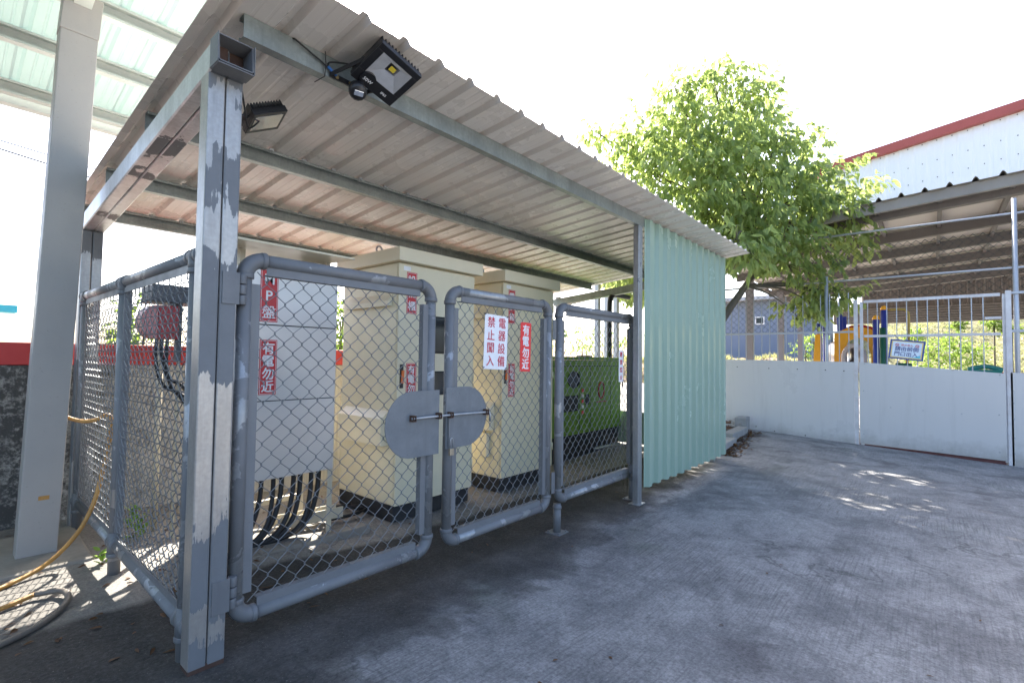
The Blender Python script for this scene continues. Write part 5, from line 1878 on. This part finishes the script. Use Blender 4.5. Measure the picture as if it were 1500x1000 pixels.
for k in range(7):
    zz = 2.98 + k * 0.0905
    mb.sweep([(0, 0), (0.05, 0.02), (0.05, 0.07), (0, 0.09)], (23.35, 0.6, zz), (23.35, -14, zz), (-1, 0, 0), (0, 0, 1))
mb.build('lower_cladding', M['hallwall'], hall)
# the white gable above
gb = thing('white_gable_building', 'white sheet-metal gable wall with a red sloping fascia above the hall roof', 'building')
ya, yb = -0.30, -9.0
gx = 14.0
zl = lambda y: 6.35 + 0.147 * (-0.7 - y)
mb = MB()
prof = rib_profile(ya - yb, 0.26, 0.012, 0.003, 0.06)
n = len(prof)
vs, fs = [], []
for (s, h) in prof:
    vs.append((gx - h * 1.0, ya - s, 4.55))
for (s, h) in prof:
    vs.append((gx - h * 1.0, ya - s, zl(ya - s)))
for i in range(n - 1):
    fs.append((i, i + 1, n + i + 1, n + i))
b0 = len(vs)
vs += [(gx + 0.1, ya, 4.55), (gx + 0.1, yb, 4.55), (gx + 0.1, yb, zl(yb)), (gx + 0.1, ya, zl(ya))]
fs += [(b0, b0 + 3, b0 + 2, b0 + 1), (0, n, b0 + 3, b0)]
mb.add(vs, fs)
gw_ = mb.build('gable_wall', M['gable'], gb)
mb = MB()
for r_, dz in ((0, 0.10), (1, 0.55), (2, 0.95)):
    for k in range(30):
        y = ya - 0.25 - k * 0.26
        z = zl(y) - dz
        if z > 4.7:
            mb.tube([(gx - 0.013, y, z), (gx - 0.02, y, z)], 0.011, 6)
mb.build_each('screw', M['seam'], gw_)
mb = MB()
mb.sweep([(-0.10, -0.06), (0.16, -0.06), (0.16, 0.15), (-0.10, 0.15)], (gx - 0.03, ya + 0.1, zl(ya + 0.1)), (gx - 0.03, -2.29, zl(-2.29)), (1, 0, 0), (0, 0, 1))
mb.build('fascia', M['fascia'], gb, 0.004)
mb = MB()
mb.sweep([(-0.10, -0.06), (0.16, -0.06), (0.16, 0.15), (-0.10, 0.15)], (gx - 0.04, -2.26, zl(-2.26)), (gx - 0.04, yb, zl(yb)), (1, 0, 0), (0, 0, 1))
mb.build('fascia', M['fascia'], gb, 0.004)
MB().add([(gx + 0.1, ya, zl(ya) - 0.01), (gx + 8, ya, zl(ya) - 0.01), (gx + 8, yb, zl(yb) - 0.01), (gx + 0.1, yb, zl(yb) - 0.01)], [(0, 1, 2, 3)]).build('roof', M['fascia'], gb)

# ------------------------------------------------------------------ playground
pg = thing('playground_tower', 'yellow playground tower with blue posts and a red arch behind the gate', 'playground')


def pxx(px, py, x=13.0): return on_x(px, py, x)


def post_at(px, top_py, mat, cap, x=13.0, r=0.06):
    t_ = pxx(px, top_py, x)
    o = MB().tube([(t_.x, t_.y, -0.2), t_], r, 14).build('post', M[mat], pg)
    if cap:
        MB().tube([t_, t_ + V((0, 0, 0.03)), t_ + V((0, 0, 0.08)), t_ + V((0, 0, 0.10))], [r * 1.15, r * 1.15, r * 0.8, r * 0.2], 14).build('post_cap', M[cap], o)


post_at(1200, 474, 'playblue', None, 13.0)
post_at(1209, 473, 'playblue', 'playyellow', 13.6)
post_at(1230, 458, 'playblue', None, 13.2)
post_at(1236, 464, 'playblue', None, 13.9)
post_at(1283, 468, 'playblue', 'playyellow', 12.8)
post_at(1295, 454, 'playblue', 'playyellow', 13.0)
post_at(1293, 480, 'playgreen', None, 12.7, 0.055)


def panel_pts(pts, x, t, mat, name):
    q = [pxx(a, b, x) for a, b in pts]
    n = len(q)
    vs = q + [p + V((t, 0, 0)) for p in q]
    fs = [tuple(range(n)), tuple(range(2 * n - 1, n - 1, -1))] + [(i, n + i, n + (i + 1) % n, (i + 1) % n) for i in range(n)]
    return MB().add(vs, fs).build(name, M[mat], pg, 0.004)


panel_pts([(1190, 560), (1194, 490), (1203, 488), (1203, 560)], 12.9, 0.05, 'playyellow', 'panel')
panel_pts([(1222, 560), (1222, 486), (1233, 484), (1240, 481), (1258, 478), (1276, 482), (1281, 486), (1281, 560), (1277, 560), (1276, 520), (1270, 500), (1256, 494), (1242, 500), (1236, 516), (1236, 560)], 13.1, 0.06, 'playyellow', 'panel')
panel_pts([(1232, 484), (1246, 477), (1262, 475), (1280, 479), (1280, 486), (1262, 482), (1246, 483)], 13.3, 0.25, 'playred', 'arch_roof')
tc_ = pxx(1251, 525, 13.0)
mb = MB()
ring_o = [tc_ + V((0, 0.20 * cos(t * pi / 12), 0.30 * sin(t * pi / 12))) for t in range(24)]
mb.tube(ring_o, 0.055, 10, closed=True)
vs = [p for p in ring_o] + [p + V((1.2, 0.5, 0.15)) for p in ring_o]
mb.add(vs, [(i, (i + 1) % 24, 24 + (i + 1) % 24, 24 + i) for i in range(24)], True)
mb.build('tube_slide', M['playgrey'], pg)
a = [pxx(1300, 454), pxx(1322, 453), pxx(1328, 456), pxx(1331, 463), pxx(1331, 500)]
MB().tube(smooth_path(a, 4), 0.025, 8).build('hand_rail', M['railyellow'], pg)
MB().tube([pxx(1312, 534, 12.9), pxx(1336, 535, 12.9)], 0.045, 10).build('roller', M['playgreen'], pg)
MB().tube([pxx(1329, 560, 12.95), pxx(1329, 505, 12.95)], 0.03, 8).build('post', M['playyellow'], pg)
bt = thing('teal_tub', 'teal plastic play tub standing right of the bush behind the gate', 'tub')
q0, q1 = pxx(1418, 541, 14.2), pxx(1470, 541, 14.2)
mb = MB()
vs = []
for (z, ins) in ((q0.z - 0.7, 0.10), (q0.z - 0.06, 0.02), (q0.z, 0.0)):
    vs += [(14.2 + ins, q0.y - ins, z), (14.8 - ins, q0.y - ins, z), (14.8 - ins, q1.y + ins, z), (14.2 + ins, q1.y + ins, z)]
fs = [(3, 2, 1, 0)] + [(k * 4 + i, k * 4 + (i + 1) % 4, k * 4 + 4 + (i + 1) % 4, k * 4 + 4 + i) for k in (0, 1) for i in range(4)] + [(8, 9, 10, 11)]
mb.add(vs, fs)
mb.build('tub_shell', M['playteal'], bt, 0.02)
mb = MB()
mb.tube(smooth_path([V((14.25, q0.y, q0.z)), V((14.25, (q0.y + q1.y) / 2, q0.z + 0.07)), V((14.25, q1.y, q0.z))], 5), 0.05, 8)
mb.build('tub_rim', M['playteal'], bt)
q0, q1 = pxx(1304, 544, 14.9), pxx(1480, 547, 14.9)
o = MB().box(14.9, q1.y - 1.5, -0.3, 15.05, q0.y, q0.z + 0.035).build('low_red_wall', M['playred'], None, 0.01)
tag(o, 'low red planter wall behind the white gate', 'wall')

rr = random.Random(21)
bs = thing('bush', 'bright green rounded bush behind the white gate near the tilted sign', 'bush', None)
mb = MB()
for (px, py, r) in ((1385, 512, 26), (1360, 522, 22), (1410, 518, 26), (1345, 532, 16), (1432, 512, 16), (1390, 536, 30), (1372, 500, 14), (1400, 498, 14), (1425, 534, 20)):
    c_ = pxx(px, py, 24.6 + rr.uniform(-.4, .5))
    rw = r * 18.5 / F_PX
    leaf_clump(mb, c_, (rw * .8, rw * .8, rw * .62), int(40 + r * r * 0.55), 0.12, 0.06, rr, 0.05, 0.5)
mb.build('foliage', M['bushleaf'], bs, recalc=False)
c_ = pxx(1390, 540, 24.7)
mb = MB()
for _ in range(5):
    q = rvec(rr) * 0.3
    mb.tube([V((c_.x + q.x * .3, c_.y + q.y * .3, -0.3)), c_ + q], [0.03, 0.01], 6)
mb.build('stem', M['bark'], bs)

# ------------------------------------------------------------------ far hillside, bank, house
hl = hill('hillside', 24.0, -30, 27.0, 26.0, 7.5, M['hill'], 'sunlit grassy hillside behind the hall', 5, 60, -18, 0.5)
bk = hill('earth_bank', 25.5, 0.6, 27.5, 22.0, 2.6, M['bank'], 'dry brown earth bank below the blue house', 8, 30, -3, 0.4)
bpy.data.objects.remove(hl)


def slope_surface(name, label, mat, f, x0, x1, y0, y1, nx, ny, seed):
    rr = random.Random(seed)
    vs = [(lerp(x0, x1, i / nx), lerp(y0, y1, j / ny), f(lerp(x0, x1, i / nx), lerp(y0, y1, j / ny)) + rr.uniform(-.06, .06)) for j in range(ny + 1) for i in range(nx + 1)]
    fs = [(j * (nx + 1) + i, j * (nx + 1) + i + 1, (j + 1) * (nx + 1) + i + 1, (j + 1) * (nx + 1) + i) for j in range(ny) for i in range(nx)]
    o = MB().add(vs, fs, True).build(name, mat)
    return tag(o, label, kind='structure')


bpy.data.objects.remove(bk)
hillf = lambda x, y: -0.4 + 0.30 * max(0, x - 24.5) * (0.85 + 0.15 * sin(y * 0.23)) * (1 - 0.75 * sst((y - 0.5) / 5)) + 0.25 * sin(y * 0.9 + x * 0.4) * sst((x - 25) / 3)
slope_surface('hillside', 'sunlit grassy hillside behind the hall', M['hill'], hillf, 24, 60, -34, 30, 60, 90, 2)
bankf = lambda x, y: -0.4 + 1.75 * sst((x - 24.2) / 2.5) * sst((y - 0.2) / 1.5) + 0.15 * sin(y * 2.1) * sst((x - 24.2) / 2)
slope_surface('earth_bank', 'dry brown earth bank below the blue house', M['bank'], lambda x, y: bankf(x, y) + 0.15, 24, 34, 0.0, 20, 30, 60, 3)
# tufts of grass and weeds over the hill
rr = random.Random(31)
mb = MB()
for _ in range(7000):
    x = 24.6 + rr.random() ** 1.4 * 20
    y = rr.uniform(-16, 6)
    z = hillf(x, y)
    for _k in range(3):
        leaf(mb, V((x + rr.uniform(-.15, .15), y + rr.uniform(-.15, .15), z)), V((rr.uniform(-1, 1), rr.uniform(-1, 1), 0.6)), rvec(rr), rr.uniform(0.10, 0.28), rr.uniform(0.03, 0.09))
o = mb.build('hill_grass', M['hillgrass'], None, recalc=False)
tag(o, 'dry yellow-green grass covering the hillside', 'grass', kind='stuff')
mb = MB()
for _ in range(1500):
    x = rr.uniform(24.8, 28)
    y = rr.uniform(0.5, 14)
    z = bankf(x, y) + 0.12
    for _k in range(3):
        leaf(mb, V((x, y, z)), V((rr.uniform(-.8, .8), rr.uniform(-.8, .8), 0.8)), rvec(rr), rr.uniform(0.15, 0.4), rr.uniform(0.03, 0.06))
o = mb.build('dry_grass', M['hillgrass'], None, recalc=False)
tag(o, 'dry straw-coloured grass along the earth bank', 'grass', kind='stuff')
for k, (px, py, r) in enumerate(((1180, 512, 20), (1192, 500, 16), (1456, 474, 6), (1405, 474, 5), (1340, 490, 10), (1482, 480, 6))):
    root = thing('hill_shrub', ('pale green shrub beside the rear column of the hall', 'yellowish shrub left of the yellow play panel', 'dark shrub high on the hillside at the right', 'green shrub high on the hillside above the bush', 'light green shrub on the slope behind the sign', 'green shrub on the hillside near the gate latch')[k], 'shrub', 'shrubs on the hillside')
    mb = MB()
    c_ = on_x(px, py, 26.0)
    rw = r * 20 / F_PX
    for _ in range(3):
        leaf_clump(mb, c_ + rvec(rr) * rw * .5, (rw * .7, rw * .8, rw * .6), 90, 0.14, 0.07, rr, 0.0, 0.5)
    mb.build('foliage', M['bushleaf' if k in (0, 1, 4) else 'shrubleaf'], root, recalc=False)
    MB().tube([V((c_.x, c_.y, max(-0.4, hillf(c_.x, c_.y) - 0.2))), c_], 0.03, 6).build('stem', M['bark'], root)

bh = thing('blue_house', 'blue-grey house with one small white-framed window beyond the brown bank', 'house')
hx0 = 36.0
a = on_x(1040, 433, hx0)
b = on_x(1196, 444, hx0)
zt_, zb_ = 5.6, 1.0
MB().box(hx0, b.y, zb_ - 1.5, hx0 + 7, a.y + 2, zt_).build('wall', M['housewall'], bh)
MB().obox((hx0 + 3.3, (a.y + 2 + b.y) / 2, zt_ + 0.14), (4.1, 0, 0), (0, (a.y + 2 - b.y) / 2 + 0.4, 0), (0, 0, 0.13)).build('roof', M['houseroof'], bh, 0.02)
w0, w1 = on_x(1106, 464, hx0 - 0.02), on_x(1120, 475, hx0 - 0.02)
wf_ = MB().box(hx0 - 0.06, w1.y, w1.z, hx0 - 0.002, w0.y, w0.z).build('window', M['white'], bh)
MB().box(hx0 - 0.07, w1.y + 0.08, w1.z + 0.08, hx0 - 0.061, w0.y - 0.08, w0.z - 0.08).build('pane', M['darkglass'], wf_)

# turquoise awning and roofs far left, utility wires
tq = thing('turquoise_awning', 'small turquoise awning on a grey post beyond the wall at far left', 'awning')
c_ = on_y(8, 451, 9.0)
MB().box(c_.x - 0.35, 9.0, c_.z - 0.07, c_.x + 0.14, 9.4, c_.z + 0.055).build('awning_sheet', M['turq'], tq, 0.01)
MB().box(c_.x - 0.45, 9.1, -0.3, c_.x - 0.36, 9.2, c_.z + 0.15).build('post', M['greypipe'], tq)
for k, (p0, p1) in enumerate((((-40, 180), (420, 322)), ((-40, 192), (420, 340)))):
    a, b = on_y(p0[0], p0[1], 16.0), on_y(p1[0], p1[1], 16.0)
    a, b = a - (b - a) * 1.5, b + (b - a) * 1.5
    pts = [a.lerp(b, t / 14) - V((0, 0, 0.25 * (1 - (2 * t / 14 - 1) ** 2))) for t in range(15)]
    o = MB().tube(pts, 0.018 if k == 0 else 0.022, 5).build('utility_wire', M['rubber'])
    tag(o, ('thin upper utility wire crossing the sky behind the left column', 'thicker lower utility wire crossing the sky behind the left column')[k], 'wire', 'utility wires')

# ------------------------------------------------------------------ litter on the ground
rr = random.Random(77)
mb = MB()
for _ in range(170):
    if rr.random() < 0.7:
        x, y = rr.uniform(-0.6, 0.9), rr.uniform(0.2, 2.9)
    else:
        x, y = rr.uniform(0.2, 4.5), rr.uniform(0.2, 2.6)
    leaf(mb, V((x, y, gz(x, y) + 0.006)), V((rr.uniform(-1, 1), rr.uniform(-1, 1), rr.uniform(-.05, .15))), V((rr.uniform(-.4, .4), rr.uniform(-.4, .4), 1)), rr.uniform(0.02, 0.07), rr.uniform(0.012, 0.03))
for _ in range(700):
    x = rr.uniform(7.4, 10.2)
    y = 0.05 + (x - 7.4) * 0.12 + abs(rr.gauss(0, 0.22)) * (1 if rr.random() < .6 else -0.5)
    zz = gz(x, y) + 0.008 + (rr.uniform(0, 0.22) if y > 0.5 else 0)
    leaf(mb, V((x, y, zz)), V((rr.uniform(-1, 1), rr.uniform(-1, 1), rr.uniform(-.1, .3))), V((rr.uniform(-.4, .4), rr.uniform(-.4, .4), 1)), rr.uniform(0.04, 0.11), rr.uniform(0.02, 0.05))
for _ in range(60):
    x, y = rr.uniform(0.5, 9), rr.uniform(-3, -0.2)
    leaf(mb, V((x, y, gz(x, y) + 0.005)), V((rr.uniform(-1, 1), rr.uniform(-1, 1), 0.05)), V((0, 0, 1)), rr.uniform(0.01, 0.035), rr.uniform(0.006, 0.018))
o = mb.build('leaf_litter', M['dryleaf'], None, recalc=False)
tag(o, 'dry brown leaves scattered on the ground', 'leaf litter', kind='stuff')
for (x, y, s, lab) in ((0.30, 2.2, 1.0, 'small bright green weed growing behind the side fence'), (0.02, 1.75, 0.5, 'tiny green weed at the foot of the middle fence post')):
    mb = MB()
    for _ in range(int(26 * s)):
        p_ = V((x + rr.uniform(-.05, .05) * s, y + rr.uniform(-.05, .05) * s, gz(x, y)))
        leaf(mb, p_ + V((0, 0, rr.uniform(0.0, 0.2) * s)), V((rr.uniform(-1, 1), rr.uniform(-1, 1), rr.uniform(0.1, 1))), rvec(rr) + V((0, 0, 1)), 0.07 * s + 0.02, 0.035 * s + 0.01)
    tag(mb.build('weed', M['weed'], None, recalc=False), lab, 'weed', 'weeds')

for o in bpy.data.objects:
    if '_loc' in o: del o['_loc']
